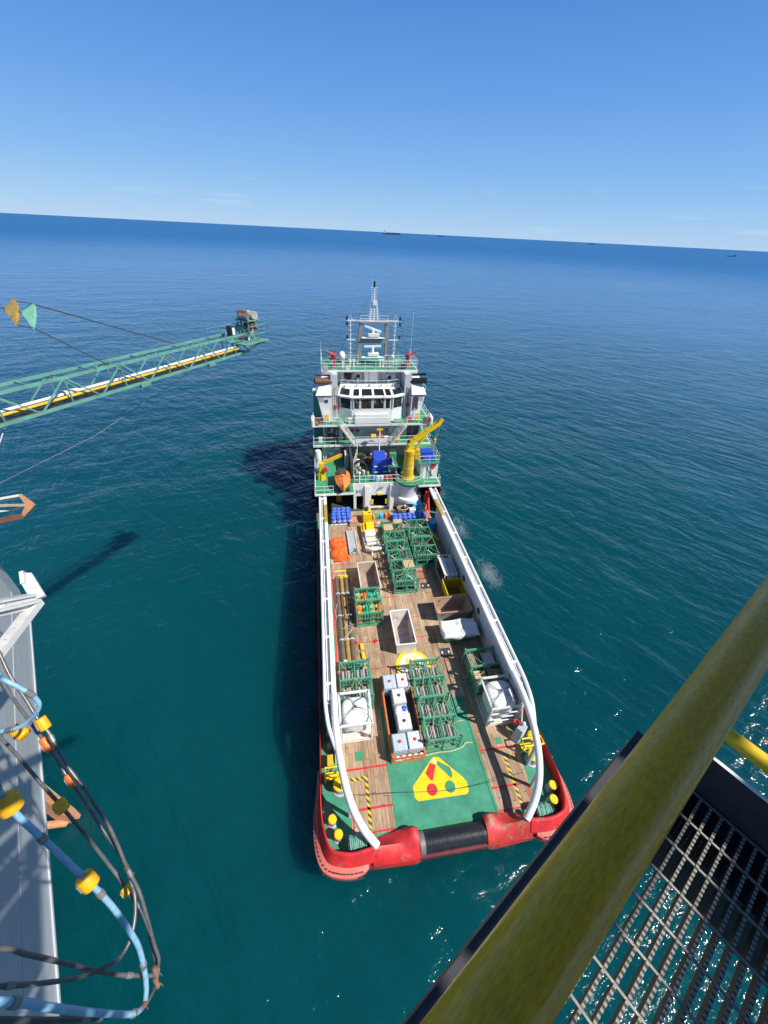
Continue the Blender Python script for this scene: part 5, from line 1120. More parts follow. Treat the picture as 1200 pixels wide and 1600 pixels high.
MB().box(-1.0,.8,-1.2,1.8,.02,.12).box(-1.0,-.85,-1.2,1.8,.121,.5).box(.65,.8,-1.2,1.8,.121,.5).build('cradle', 'offwhite', t)
MB().box(-.7,.6,1.1,1.9,.55,.95).build('white_case', 'offwhite', t, bevel=.04)
MB().bar((-.35,-1.9,0),(-.3,-1.3,1.1),.12).build('upright', 'cleanwhite', t); MB().tube([(.7,-1.2,.2),(1.0,-1.9,.1),(1.1,-2.2,.6)], .09, 8).build('loose_pipe', 'cleanwhite', t)
t = thing('yellow_skip_box', 'yellow open box with a leaning flap amidships, forward of the cream pipes', 'box', (-1.75,30.6,D), -.03)
q = MB().box(-.85,.75,-.75,-.68,0,.6).box(-.85,.75,.68,.75,0,.6).box(-.85,-.78,-.68,.68,0,.6).box(.68,.75,-.68,.68,0,.6).box(-.78,.68,-.68,.68,.05,.1); q.build('box_shell', 'brightyellow', t)
MB().hexa([(-.2,-.6,.62),(.7,-.6,.62),(.7,.6,.85),(-.2,.6,.85)], [(-.2,-.6,.67),(.7,-.6,.67),(.7,.6,.9),(-.2,.6,.9)]).build('flap', 'brightyellow', t); MB().bar((-.5,.7,.6),(-.5,-.7,.62),.2,.05).build('bar', 'yellow', t)
t = thing('yellow_locker_box', 'tall bright yellow locker standing before the dark house door', 'locker', (-1.65,32.65,D), .04)
MB().box(-.55,.55,-.6,.6,0,1.5).build('cabinet', 'brightyellow', t, bevel=.05); MB().box(-.5,.5,-.615,-.601,.2,.9).build('door', 'yellow', t); MB().lathe([(.2,1.5),(.26,1.6),(.2,2.0),(.1,2.05)], (.0,.2,0), 12).build('top_lamp', 'darksteel', t); MB().lathe([(.05,1.5),(.12,1.62)], (.3,-.4,0), 8).build('lid_catch', 'darksteel', t)
t = thing('timber_stack', 'brown timber baulks beside the blue drum block', 'timber stack', (-3.35,32.4,D)); 
for i in range(4): MB().box(-.6,.5,-.8+i*.4,-.5+i*.4,0,.3).build('baulk', 'timber', t)
MB().box(-.5,.4,-.7,.5,.301,.6).build('baulk', 'peach', t)
# blue drums: port block and the starboard row
ordn = ['first','second','third','fourth','fifth','sixth','seventh']
for r_ in range(4):
    for c_ in range(4):
        random.seed(r_*7+c_)
        drum(-5.85+c_*.64+.05*r_*(c_ == 0), 32.35+r_*.62, D+.12, 'blue', 'blue drum, %s from aft and %s from port in the port drum block' % (ordn[r_], ordn[c_]), 'blue drums in the port block', .295, .92)
t = thing('drum_pallet', 'white pallet under the block of blue drums on the port side', 'pallet', (-4.9,33.3,D)); MB().box(-1.35,1.35,-1.35,1.35,.06,.115).build('top_boards', 'offwhite', t); MB().box(-1.3,1.3,-1.3,-1.1,0,.058).box(-1.3,1.3,1.1,1.3,0,.058).build('bearers', 'timber', t)
for r_ in range(2):
    for c_ in range(7):
        drum(1.9+c_*.63+.1*r_, 31.75+r_*.66, D, 'blue', 'blue drum, %s from port in the %s row before the racks' % (ordn[c_], 'aft' if r_ == 0 else 'forward'), 'blue drums in the row forward of the racks', .295, .92)
# starboard corner clutter
t = thing('blue_skip', 'light blue tapered hopper in the starboard corner below the crane', 'hopper', (5.15,34.0,D), .05)
MB().hexa([(-.45,-.55,.15),(.45,-.55,.15),(.35,.5,.15),(-.35,.5,.15)], [(-.75,-.75,1.35),(.75,-.75,1.35),(.6,.75,1.5),(-.6,.75,1.5)]).build('hopper_body', 'skyblue', t); MB().box(-.4,.4,-.5,.45,0,.148).build('foot', 'darksteel', t); box('hopper_lid', 'skyblue', -.6,.6,-.6,.6,1.501,1.53, t)
t = thing('blue_bin', 'light blue square bin against the starboard wall', 'bin', (6.4,30.5,D), -.05)
MB().box(-.42,.42,-.55,.55,.1,1.0).build('bin_body', 'skyblue', t, bevel=.05); MB().box(-.45,.45,-.58,.58,1.001,1.06).build('bin_lid', 'skyblue', t, bevel=.02); MB().box(-.3,.3,-.4,.4,0,.098).build('foot', 'rubber', t)
t = thing('white_cabinet', 'small white cabinet with a red mark beside the blue hopper', 'cabinet', (4.35,33.0,D)); MB().box(-.4,.4,-.3,.3,0,1.3).build('cabinet_body', 'cleanwhite', t, bevel=.03); box('mark', 'signred', .05,.25,-.15,.05,1.305,1.31, t)
t = thing('red_davit_frame', 'red steel frame standing in the starboard corner', 'frame', (6.45,33.9,D))
q = MB().bar((-.4,-1.9,0),(-.05,.8,2.7),.22).bar((.1,-1.8,0),(.3,.9,2.7),.16).bar((-.35,-1.0,.9),(.15,-.9,.9),.1).bar((-.2,0,1.9),(.25,.05,1.9),.1).bar((-.05,.8,2.7),(.3,.9,2.7),.14); q.build('frame_bars', 'signred', t); box('motor_box', 'signred', -.3,.3,.2,.9,1.2,2.2, t, .05)
MB().box(-.25,.25,.0,.5,0,.8).build('frame_base', 'darksteel', t)
for x, y, l_, rz, z, lab in ((5.55,32.1,1.5,.35,.0,'yellow beam lying forward beside the blue drums'),(5.95,31.0,1.5,1.35,.0,'yellow beam lying fore and aft near the blue bin'),(6.35,28.2,1.3,1.9,.0,'yellow beam against the starboard wall aft of the blue bin')):
    t = thing('yellow_beam', lab, 'beam', (x,y,D), rz, 'yellow beams in the starboard corner'); MB().box(-l_/2,l_/2,-.12,.12,.02,.3).build('beam_body', 'brightyellow', t, bevel=.03); MB().box(-l_/2+.1,-l_/2+.3,-.2,.2,.0,.019).box(l_/2-.3,l_/2-.1,-.2,.2,.0,.019).build('beam_feet', 'yellow', t)
t = thing('grey_chute', 'dark grey sloping chute beside the blue bin', 'chute', (5.85,29.6,D), .25); MB().hexa([(-.4,-.9,0),(.4,-.9,0),(.4,.9,0),(-.4,.9,0)], [(-.4,-.9,.25),(.4,-.9,.25),(.4,.9,.9),(-.4,.9,.9)]).build('chute_body', 'steel', t); box('chute_lip', 'lightgrey', -.42,.42,-.98,-.902,.05,.28, t)
t = thing('green_tarp_box', 'dark green box between the blue hopper and the red frame', 'box', (6.05,34.3,D)); MB().box(-.35,.35,-.8,.6,0,1.2).build('box_body', 'green', t, bevel=.06); box('box_lid', 'green', -.38,.38,-.83,.63,1.201,1.26, t, .02)
random.seed(21)
t = thing('hose_pile', 'brown heap of coiled hoses and scrap below the crane pedestal', 'hose pile', (3.2,33.6,D))
for j in range(6):
    q = MB(); q.tube([(.0+(.5+.12*(j%3))*math.cos(a*.5+j), (.38+.1*(j%2))*math.sin(a*.5+j), .25+.16*j+.03*math.sin(a)) for a in range(14)], .085, 6); q.build('hose_coil', ('timber','pipeochre','darksteel','steel','pipeochre','timber')[j], t)
MB().box(-.9,.9,-.7,.6,0,.3).build('hose_base', 'steel', t, bevel=.05); MB().ball((.3,.2,1.25), .14).build('white_cap', 'cleanwhite', t)
t = thing('blue_gear_row', 'row of mixed blue, red and white gear on the deck before the winch opening', 'gear row', (.6,33.1,D))
for x, w_, h_, m_ in ((-.9,.5,.5,'rackgreen'),(-.3,.5,.6,'skyblue'),(.3,.4,.75,'peach'),(.75,.35,.9,'orange'),(1.15,.4,.5,'skyblue'),(-1.25,.2,.4,'brightyellow')): MB().box(x-w_/2,x+w_/2,-.35,.35,0,h_).build('gear_item', m_, t, bevel=.05)
t = thing('striped_spar', 'pale blue and pink striped spar lying across the deck aft of the yellow locker', 'spar', (-.2,31.85,D), .06)
for i, m_ in enumerate(('ibcblue','cleanwhite','pinkred','ibc','pinkred','ibcblue','cleanwhite')): MB().tube([(-1.6+i*.45,0,.15),(-1.6+(i+1)*.45,0,.15)], .14, 10).build('spar_section', m_, t)
t = thing('orange_float_ball', 'small orange float on the deck beside the blue drum row', 'float', (1.55,31.3,D)); MB().ball((0,0,.3), .3, 14, 8).build('float_body', 'floatyellow', t, smooth=True); MB().lathe([(.1,.55),(.1,.68)], n=8).build('float_eye', 'steel', t)
# pale lashing ropes and the thin wire across the stern deck
for pts, r_, m_, nm, lab in (([(-.6,4.7,.03),(.4,4.78,.05),(1.3,4.75,.03),(2.2,4.9,.04),(2.6,5.15,.03),(3.1,5.1,.03)], .05, 'ropepale', 'lashing_rope', 'pale rope lying along the aft foot of the stern rack'),
                             ([(2.1,6.6,.04),(2.6,6.75,.03),(2.95,6.7,.03)], .045, 'ropepale', 'lashing_rope', 'short pale rope beside the starboard side of the stern rack'),
                             ([(-5.6,2.65,.9),(-3,2.62,.45),(0,2.45,.05),(3,2.4,.3),(5.6,2.5,.9)], .016, 'darksteel', 'wire_rope', 'thin dark wire stretched across the stern deck over the emblem'),
                             ([(2.2,7.8,.03),(2.55,7.7,.04),(2.9,7.75,.03),(3.3,7.6,.03)], .03, 'ropepale', 'lashing_rope', 'thin pale rope in the shade between the stern racks and the framed tank')):
    tag(MB().tube(crm(pts,6), r_, 6).build(nm, m_, None, (0,0,D)), lab, 'rope')

# ================================================================== THE RIG WE STAND ON
# --- walkway corner with handrail, in its own frame: X along the rail, Y outboard
FL = CAM.z-1.42
WAZ = R(90-(52.1+10.2))
P_ = thing('rig_walkway', 'corner of a grated rig walkway with a thick olive-yellow handrail right below the camera', 'walkway', (CAM.x,CAM.y,FL), WAZ)
GX0, GX1, GY0, GY1 = -.75, 1.145, -1.55, -.137
g = MB(); rr = random.Random(4); y = -.15
prof = []; x = GX0
while x < GX1-.02: prof += [(x,0),(x+.0035,.0035),(x+.009,.0035),(x+.0125,0)]; x += .0145
while y > GY1*0+GY0:
    n = len(prof); vs = []
    for s_ in (-.0036,.0036):
        vs += [(px,y+s_,-.032) for px,pz in prof]+[(px,y+s_,pz-.004) for px,pz in prof]
    fs = []
    for i in range(n-1):
        fs += [(i,i+1,n+i+1,n+i),(2*n+i+1,2*n+i,3*n+i,3*n+i+1),(n+i,n+i+1,3*n+i+1,3*n+i),(i+1,i,2*n+i,2*n+i+1)]
    g.add(vs, fs); y -= .0294
gm_ = mat('grating_bar_lit_tips', (.28,.26,.21), .55, .25, 60, metal=.1); nt_ = gm_.node_tree; pb_ = nt_.nodes['Principled BSDF']
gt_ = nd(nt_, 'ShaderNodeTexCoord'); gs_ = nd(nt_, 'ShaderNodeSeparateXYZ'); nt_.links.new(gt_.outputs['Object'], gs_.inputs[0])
gr_ = nd(nt_, 'ShaderNodeMapRange'); gr_.inputs[1].default_value = -.0035; gr_.inputs[2].default_value = -.0022; nt_.links.new(gs_.outputs[2], gr_.inputs[0])  # sunlit bead tips and shaded bar sides put into the colour by height
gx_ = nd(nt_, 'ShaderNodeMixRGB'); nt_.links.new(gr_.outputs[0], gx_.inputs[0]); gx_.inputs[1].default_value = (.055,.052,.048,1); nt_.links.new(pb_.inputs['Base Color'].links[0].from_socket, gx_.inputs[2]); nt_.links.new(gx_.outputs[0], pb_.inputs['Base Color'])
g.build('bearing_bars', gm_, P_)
g = MB(); x = 1.0375-1.8
while x < GX1: g.bar((x,GY0,-.006),(x,GY1,-.006),.0062,.0062); x += .1
g.build('cross_rods', 'grate', P_)
MB().box(1.147,1.157,-1.7,-.14,-.2,.165).build('toe_plate', 'gratesteel', P_)
MB().box(1.1465,1.1575,-1.7,-.14,.1651,.167).build('toe_plate_lit_edge', 'cleanwhite', P_)  # white strip stands in for sunlight on the plate's top edge
MB().box(-.8,1.178,-.135,-.045,-.20,.003).build('edge_channel', 'gratesteel', P_)
MB().box(.985,1.146,-1.7,-.137,-.26,-.045).build('support_beam', 'gratesteel', P_)
MB().tube([(-1.2,-.052,.90),(1.9,-.052,.978)], .030, 48).build('top_rail', 'rail', P_, smooth=True)
MB().tube([(1.9,-.10,-.2),(1.9,-.06,.92)], .022, 20).build('rail_post', 'kneeyellow', P_, smooth=True)
MB().tube([(1.9,-.052,.93),(1.9,-1.7,.93)], .030, 20).build('end_rail', 'kneeyellow', P_, smooth=True)
MB().tube([(1.235,-.10,.20),(1.235,-1.75,.20)], .024, 24).build('knee_rail', 'kneeyellow', P_, smooth=True)
MB().box(1.158,1.26,-.20,-.14,.02,.19).build('knee_bracket', 'gratesteel', P_)
# unseen level above us, its plates sized and gapped to shade wall and grating
MB().box(-6,6.5,-2.02,-1.58,3.22,3.5).build('overhead_shade_beam', 'gratesteel', P_)  # beam added out of view to shade the rail
rr = random.Random(12); yy = -2.45
for d_, gp, xm in ((.14,.10,2.75),(.09,.13,2.75),(.18,.09,2.75),(.10,.13,2.7),(.22,.2,2.65),(.3,.26,2.2),(.7,.14,2.3),(1.4,.10,3.1),(3.2,.22,3.12),(10,.1,3.15)):
    x = -9.0
    while x < xm:
        l_ = rr.uniform(.5,1.2) if d_ < .5 else rr.uniform(3.0,6.0)
        MB().box(x, min(x+l_,xm), yy-d_, yy, 3.30, 3.34).build('overhead_shade_plate', 'gratesteel', P_); x += l_+(rr.uniform(.08,.22) if d_ < .5 else .06)
    yy -= d_+gp
# --- rig deck inboard of the walkway and the hull side below on the left
rd_ = MB().box(-40,-2.5,-26,-1.75,-1.4,-.3); rig = rd_.build('rig_deck', 'hullgrey', None, (CAM.x,CAM.y,FL), WAZ)
tag(rig, 'wide steel rig deck inboard of the walkway, behind the camera', 'rig deck')
hp = [(-16.66,-4.36),(-14.4,-8.4),(-44,-24),(-58,8),(-33.5,20.8),(-29.1,16.4),(-27.07,13.8)]
hs = MB().prism(hp, 10.0, 27.5).build('rig_hull', 'hullgrey', None, bevel=.0)
tag(hs, 'grey steel side of the rig hull at the left edge, streaked and half in shade', 'rig hull')
# vertical plating seams and a rubbing bar along the foot of the wall
a = Vector((-16.66,-4.36,0)); b = Vector((-27.07,13.8,0)); dv_ = (b-a).normalized(); nn = Vector((dv_.y,-dv_.x,0))*1.0
sm = MB(); sm.bar(a+nn*.04+Vector((0,0,10.06)), b+nn*.04+Vector((0,0,10.06)), .06,.12)
sm.build('hull_edge_bar', 'lightgrey', hs)
for z in (12.4,14.9,17.3): MB().bar(a+nn*.012+Vector((0,0,z)), b+nn*.012+Vector((0,0,z)), .02,.03).build('weld_seam', 'lightgrey', hs)
# --- leg chord with rack teeth going into the sea
LG = Vector((-24.5,4.9,0))
t = thing('rack_tower', 'rusty toothed leg chord of the rig entering the water beside the grey hull', 'rig leg', LG)
MB().box(-.35,.35,-.3,.3,-6,12).build('chord', 'peach', t)
q = MB()
for i in range(56): q.box(.352,.62,-.12,.12,-4+i*.28,-3.86+i*.28)
q.build('rack_teeth', 'peach', t)
MB().box(-.2,.2,.302,.42,-6,12).build('chord_flange', 'offwhite', t)
br = MB()
for z0, z1 in ((-3.5,.2),(.2,4.2),(4.2,8.2)): br.tube([(0,-.31,z0),(-2.6,-1.6,z1)], .22, 10)
br.build('leg_brace', 'peach', t)
# --- burner boom
E = Vector((-11.42,22.70,25.82)); Lb = Vector((-19.9,8.8,26.1))
u = (E-Lb).normalized(); w = Vector((u.y,-u.x,0)).normalized(); up = w.cross(u).normalized(); LEN = (E-Lb).length
B = thing('lattice_boom', 'green lattice boom with a white and a yellow pipe, reaching out over the sea', 'boom', Lb)
def bp(s, a, h): return u*s+w*a+up*h
HW, HH = .52, .58
for a_, h_ in ((-HW,HH),(HW,HH),(-HW,-HH),(HW,-HH)):
    MB().bar(bp(-12.5,a_,h_), bp(LEN-.4,a_*.9,h_*.95), .115, .115, up=up).build('chord', 'boomgreen', B)
NB = 6; st_ = (LEN-.4)/NB
for i in range(-5, NB):
    s0, s1 = i*st_, (i+1)*st_; sm_ = (s0+s1)/2
    for a_ in (-HW,HW):
        MB().bar(bp(s0,a_,-HH),bp(sm_,a_,HH),.055,.055).bar(bp(sm_,a_,HH),bp(s1,a_,-HH),.055,.055).build('side_brace', 'boomgreen', B)
        MB().bar(bp(sm_,a_,-HH),bp(sm_,a_,HH),.045,.045).build('side_post', 'boomgreen', B)
    MB().bar(bp(s0,-HW,HH),bp(s0,HW,HH),.05).build('cross_brace', 'boomgreen', B); MB().bar(bp(s0,-HW,-HH),bp(s0,HW,-HH),.05).bar(bp(s0,-HW,-HH),bp(s1,HW,-HH),.045).build('cross_brace', 'boomgreen', B)
    if i % 2 == 0: MB().box(-.02,.02,-.1,.1,0,.2).build('cable_lug', 'boomgreen', B, loc=bp(s0+.2,HW,HH+.05))
MB().tube([bp(-12,.05,-.22), bp(LEN-.9,.05,-.22)], .065, 10).build('white_pipe', 'cleanwhite', B, smooth=True)
MB().tube([bp(-12,.26,-.30), bp(LEN-1.2,.26,-.30)], .062, 10).build('yellow_pipe', 'yellowworn', B, smooth=True)
MB().tube([bp(-12,-.28,-.34), bp(LEN-1.2,-.28,-.34)], .05, 8).build('dark_pipe', 'darksteel', B)
MB().tube([bp(4.0,.05,-.2), bp(4.6,.05,-.2)], [.14,.1], 8).build('pipe_valve', 'offwhite', B)
MB().bar(bp(-12,0,-HH+.02), bp(LEN-.5,0,-HH+.02), .62,.03, up=up).build('walk_plate', 'darksteel', B)
for s_ in (7.3,12.0): MB().bar(bp(s_,HW+.02,-HH-.06),bp(s_+.55,HW+.02,-HH-.06),.2,.16).build('guy_bracket', 'boomgreen', B)
# end platform
pf = MB().bar(bp(LEN-1.2,.1,-.02),bp(LEN+1.25,.1,-.02),1.7,.07,up=up).build('end_platform', 'boomgreen', B)
pr_ = [bp(LEN+1.2,-.72,.0),bp(LEN+1.2,.92,.0),bp(LEN-.6,.92,.0)]
railing([tuple(p) for p in pr_], h=1.0, r=.022, posts=.75, parent=B, m='boomgreen', name='platform_rail')
railing([tuple(p) for p in (bp(LEN-2.6,-.72,.0),bp(LEN+1.2,-.72,.0))], h=1.0, r=.02, posts=.9, parent=B, m='boomgreen', name='platform_rail')
q = MB()
for s_ in (-.15,.75):
    for a_ in (-.35,.5): q.bar(bp(LEN+s_,a_,0),bp(LEN+s_,a_,1.25),.07)
q.bar(bp(LEN-.35,-.5,1.27),bp(LEN+.9,-.5,1.27),.07).bar(bp(LEN-.35,.62,1.27),bp(LEN+.9,.62,1.27),.07).bar(bp(LEN-.3,.06,1.27),bp(LEN+.9,.06,1.27),1.1,.05,up=up)
bf = q.build('burner_stand', 'boomgreen', B)
for k_, (s_, a_, z_, r_, m_) in enumerate(((-.25,.35,1.5,.17,'steel'),(.75,-.25,1.5,.2,'rollersteel'),(.85,.1,.8,.18,'darksteel'),(-.2,-.1,.8,.18,'boomgreen'),(.0,.1,1.5,.2,'rustpipe'),(.62,.28,1.52,.24,'rollersteel'),(.3,-.2,1.62,.17,'rustpipe'),(.35,.3,1.5,.15,'rollersteel'),(.2,.15,.55,.2,'rollersteel'),(.6,-.15,.55,.22,'steel'),(.1,.35,.95,.16,'rustpipe'),(.55,.35,.95,.18,'steel'))):
    c_ = bp(LEN+s_,a_,z_); MB().tube([c_-w*.28,c_+w*.28], r_, 14).tube([c_-w*.34,c_-w*.281], r_*1.15, 14).build('burner_head', m_, bf)
for s_, a_, m_ in ((.05,.2,'cleanwhite'),(.3,.0,'rustpipe'),(.5,.3,'boomgreen'),(.65,-.2,'darksteel'),(-.05,-.2,'signred')): MB().tube([bp(LEN+s_,a_,.02),bp(LEN+s_+.05,a_,1.3)], .055, 8).build('riser_pipe', m_, bf)
lb = MB().hexa([bp(LEN-1.75,.45,.45),bp(LEN-1.4,.45,.45),bp(LEN-1.4,.05,.45),bp(LEN-1.75,.05,.45)], [bp(LEN-1.75,.45,1.15),bp(LEN-1.4,.45,1.15),bp(LEN-1.4,.05,1.15),bp(LEN-1.75,.05,1.15)]).build('control_box', 'darksteel', B)
MB().hexa([bp(LEN-1.68,.47,.65),bp(LEN-1.47,.47,.65),bp(LEN-1.47,.455,.65),bp(LEN-1.68,.455,.65)], [bp(LEN-1.68,.47,1.05),bp(LEN-1.47,.47,1.05),bp(LEN-1.47,.455,1.05),bp(LEN-1.68,.455,1.05)]).build('box_label', 'cleanwhite', lb)
MB().bar(bp(LEN-1.0,.6,-.1),bp(LEN+.9,.9,-.12),.06).bar(bp(LEN-1.3,.5,-.6),bp(LEN+.4,.9,-.1),.06).bar(bp(LEN-1.3,-.4,-.6),bp(LEN+.4,-.6,-.1),.06).build('platform_knee', 'darksteel', B)
# guy plates and wires holding the boom
def tri_plate(pts, m_, label):
    P3 = [Vector(p) for p in pts]; n_ = (P3[1]-P3[0]).cross(P3[-1]-P3[0]).normalized()*.03
    k = len(P3); o = MB().add([p-n_ for p in P3]+[p+n_ for p in P3], [tuple(range(k-1,-1,-1)),tuple(range(k,2*k))]+[(i,(i+1)%k,k+(i+1)%k,k+i) for i in range(k)]).build('guy_plate', m_, None)
    return tag(o, label, 'guy plate')
tri_plate([(-18.16,12.40,29.50),(-18.04,12.27,29.34),(-18.00,12.05,28.98),(-18.12,11.76,28.64),(-18.55,12.24,29.18)], 'rustplate', 'rusty ochre triangular plate in the boom guy wires, the left of two')
tri_plate([(-17.84,12.84,29.32),(-17.72,12.76,29.24),(-17.72,12.50,28.86),(-17.82,12.19,28.44),(-18.27,12.65,28.97)], 'mintplate', 'pale green triangular plate in the boom guy wires, the right of two')
def wire(pts, r_, label, m_='darksteel', name='guy_wire'): return tag(MB().tube(pts, r_, 6).build(name, m_, None, smooth=True), label, 'wire')
wire([(-17.75,12.78,29.26),tuple(Lb+bp(11.0,-HW,HH))], .026, 'guy wire from the green plate to the far top chord of the boom')
wire([(-17.82,12.22,28.48),tuple(Lb+bp(7.6,HW,-HH+.02))], .026, 'guy wire from the green plate down to the near bottom chord')
wire([(-18.08,12.33,29.42),(-17.80,12.82,29.30)], .022, 'guy wire joining the tops of the rusty and green plates')
wire([(-18.12,11.8,28.68),(-17.82,12.24,28.50)], .022, 'guy wire joining the feet of the rusty and green plates')
wire([(-18.55,12.24,29.18),(-17.5,-1.2,33.2)], .022, 'guy wire running left from the rusty plate out of the picture')
wire([(-18.27,12.65,28.97),(-18.10,12.1,29.15)], .022, 'short wire between the rusty plate and the point of the green plate')
wire([(-13.69,20.83,24.99),(-18.22,13.93,23.05),(-19.93,9.25,23.10),(-20.10,8.12,23.23)], .014, 'thin pale wire hanging from under the boom to the lower left', 'steel')
wire([(-19.20,10.26,25.33),(-19.00,9.21,24.98),(-19.29,8.81,24.37)], .02, 'short pale hose hanging below the boom at the left edge', 'lightgrey', 'hanging_hose')
gp = thing('gantry_post', 'green steel post on the rig hull holding the boom guy wires', 'post', (-18.9,-2.0,27.5))
MB().bar((0,0,0),(0,0,6.2),.3).bar((0,0,5.6),(1.6,.9,5.7),.2).build('post_body', 'boomgreen', gp); box('foot_plate', 'boomgreen', -.4,.4,-.4,.4,0,.05, gp)
# --- rusty arrow-shaped frame end
t = thing('rusty_frame', 'open steel frame with an orange-rust arrow-shaped end at the left edge', 'frame', (-15.24,4.04,25.70)); o0 = Vector((-15.24,4.04,25.70))
ar = [Vector(p)-o0 for p in ((-15.24,4.04,25.70),(-15.14,4.04,25.72),(-14.75,3.80,25.49),(-15.09,3.65,25.20),(-15.19,3.67,25.21),(-15.03,3.83,25.47))]
n_ = Vector((.3,-.7,.6)).normalized()*.04
MB().add([p-n_ for p in ar]+[p+n_ for p in ar], [(0,5,2,1),(5,4,3,2),(6,7,8,11),(11,8,9,10)]+[(i,(i+1)%6,6+(i+1)%6,6+i) for i in range(6)]).build('arrow_plate', 'peach', t)
for (p, q_), m_, w_ in zip((((-15.62,3.28,25.98),(-15.20,4.03,25.69)),((-15.60,3.20,25.92),(-15.03,3.84,25.47)),((-15.6,3.1,25.75),(-15.36,3.81,25.35)),((-15.36,3.81,25.35),(-15.03,3.83,25.46)),((-15.45,2.7,25.66),(-15.17,3.67,25.21))), ('offwhite','timber','offwhite','offwhite','rustpipe'), (.05,.06,.04,.04,.12)):
    MB().bar(Vector(p)-o0+((Vector(p)-Vector(q_)).normalized()*5.2 if q_[0] > -15.3 and p[0] < -15.4 else Vector((0,0,0))), Vector(q_)-o0, w_).build('frame_bar', m_, t)
# --- white bracket arm
t = thing('white_bracket', 'white rust-spotted steel bracket arm with a plate head, before the grey hull', 'bracket', (-13.4,.6,24.9)); o0 = Vector((-13.4,.6,24.9))
def vb(p): return Vector(p)-o0
MB().bar(vb((-13.9,-3.2,28.2)),vb((-13.48,.69,25.00)),.26,.05).bar(vb((-13.9,-3.2,28.2))+Vector((0,-.05,-.18)),vb((-13.48,.69,25.00))+Vector((0,-.05,-.18)),.10,.3).build('main_arm', 'whitespot', t)
MB().bar(vb((-13.95,-3.3,27.9)),vb((-13.37,.61,24.87)),.2,.05).build('lower_flange', 'whitespot', t)
MB().bar(vb((-13.40,.66,24.80)),vb((-13.98,-8.9,24.54)),.22,.16).build('brace', 'whitespot', t)
hd = [vb(p) for p in ((-13.84,1.26,25.17),(-13.66,1.24,25.18),(-13.29,.80,24.83),(-13.46,.66,24.84),(-13.74,1.00,25.01))]; n_ = Vector((.2,-.4,.9)).normalized()*.05
MB().add([p-n_ for p in hd]+[p+n_ for p in hd], [(4,3,2,1,0),(5,6,7,8,9)]+[(i,(i+1)%5,5+(i+1)%5,5+i) for i in range(5)]).build('plate_head', 'whitespot', t)
MB().bar(hd[0]+n_*2,hd[4]+n_*2,.08,.16).bar(hd[4]+n_*1.5,hd[3]+n_*1.5,.07,.12).build('head_flange', 'whitespot', t)
# --- hoses
def hose(pts, r_, m_, label, name='loading_hose'):
    cv_ = crm(pts,5); o = tag(MB().tube(cv_, r_, 12).build(name, m_, None, smooth=True), label, 'hose'); rq = random.Random(label)
    for i in range(7+rq.randrange(6), len(cv_)-4, 17+rq.randrange(9)):
        d = (cv_[i+1]-cv_[i-1]).normalized(); c_ = cv_[i]; MB().tube([c_-d*.07,c_-d*.055,c_-d*.05,c_+d*.05,c_+d*.055,c_+d*.07], [r_*1.15,r_*1.15,r_*1.32,r_*1.32,r_*1.15,r_*1.15], 12).build('coupling', 'steel', o)
    return o
hose([(-16.5,-4.6,27.2),(-12.6,-4.2,28.2),(-11.2,-3.5,27.9),(-10.85,-3.12,27.44),(-10.92,-3.03,27.21),(-10.81,-3.05,27.04),(-10.70,-3.08,26.86),(-10.67,-3.10,26.66),(-10.73,-3.14,26.51),(-10.90,-3.17,26.34),(-11.07,-3.21,26.25),(-11.31,-3.20,26.20),(-11.53,-3.19,26.19),(-13.5,-3.3,26.3),(-17.3,-3.4,26.8)], .031, 'hoseblue', 'pale blue hose curving back in a loop below the white bracket')
hose([(-19.6,.8,27.2),(-16,.2,27.4),(-13.2,-.9,26.1),(-12.95,-1.05,25.66),(-12.65,-1.50,25.12),(-12.37,-1.82,24.75),(-12.14,-2.10,24.44),(-11.96,-2.27,24.24),(-11.71,-2.62,23.84),(-11.37,-2.97,23.44),(-11.19,-3.18,23.20),(-10.91,-3.51,22.82),(-10.64,-3.98,22.25),(-10.44,-4.28,21.89),(-10.30,-4.64,21.44),(-10.24,-4.89,21.03),(-10.19,-5.06,20.72),(-10.22,-5.18,20.56),(-10.25,-5.31,20.38),(-10.34,-5.43,20.19),(-10.51,-5.56,19.97)], .030, 'hosegrey', 'outermost grey hose with the upper yellow float, ending in the knot at the bottom')
hose([(-19.8,1.0,26.6),(-16.4,.5,26.5),(-13.9,-.6,25.0),(-13.51,-0.92,24.67),(-13.07,-1.40,24.30),(-12.63,-1.84,23.98),(-12.29,-2.18,23.69),(-11.96,-2.55,23.35),(-11.74,-2.80,23.07),(-11.47,-3.08,22.84),(-11.15,-3.44,22.51),(-10.93,-3.65,22.36),(-10.70,-3.96,22.09),(-10.56,-4.25,21.82),(-10.48,-4.55,21.69),(-10.48,-4.86,21.61),(-10.57,-5.07,21.65),(-10.70,-5.20,21.94),(-10.87,-5.31,22.44),(-11.05,-5.38,23.15),(-11.23,-5.41,23.74),(-11.6,-5.44,24.5),(-13.2,-5.5,26.0),(-16.3,-5.4,26.6)], .031, 'hosegrey', 'grey hose with two orange floats, sweeping back to the left at the bottom')
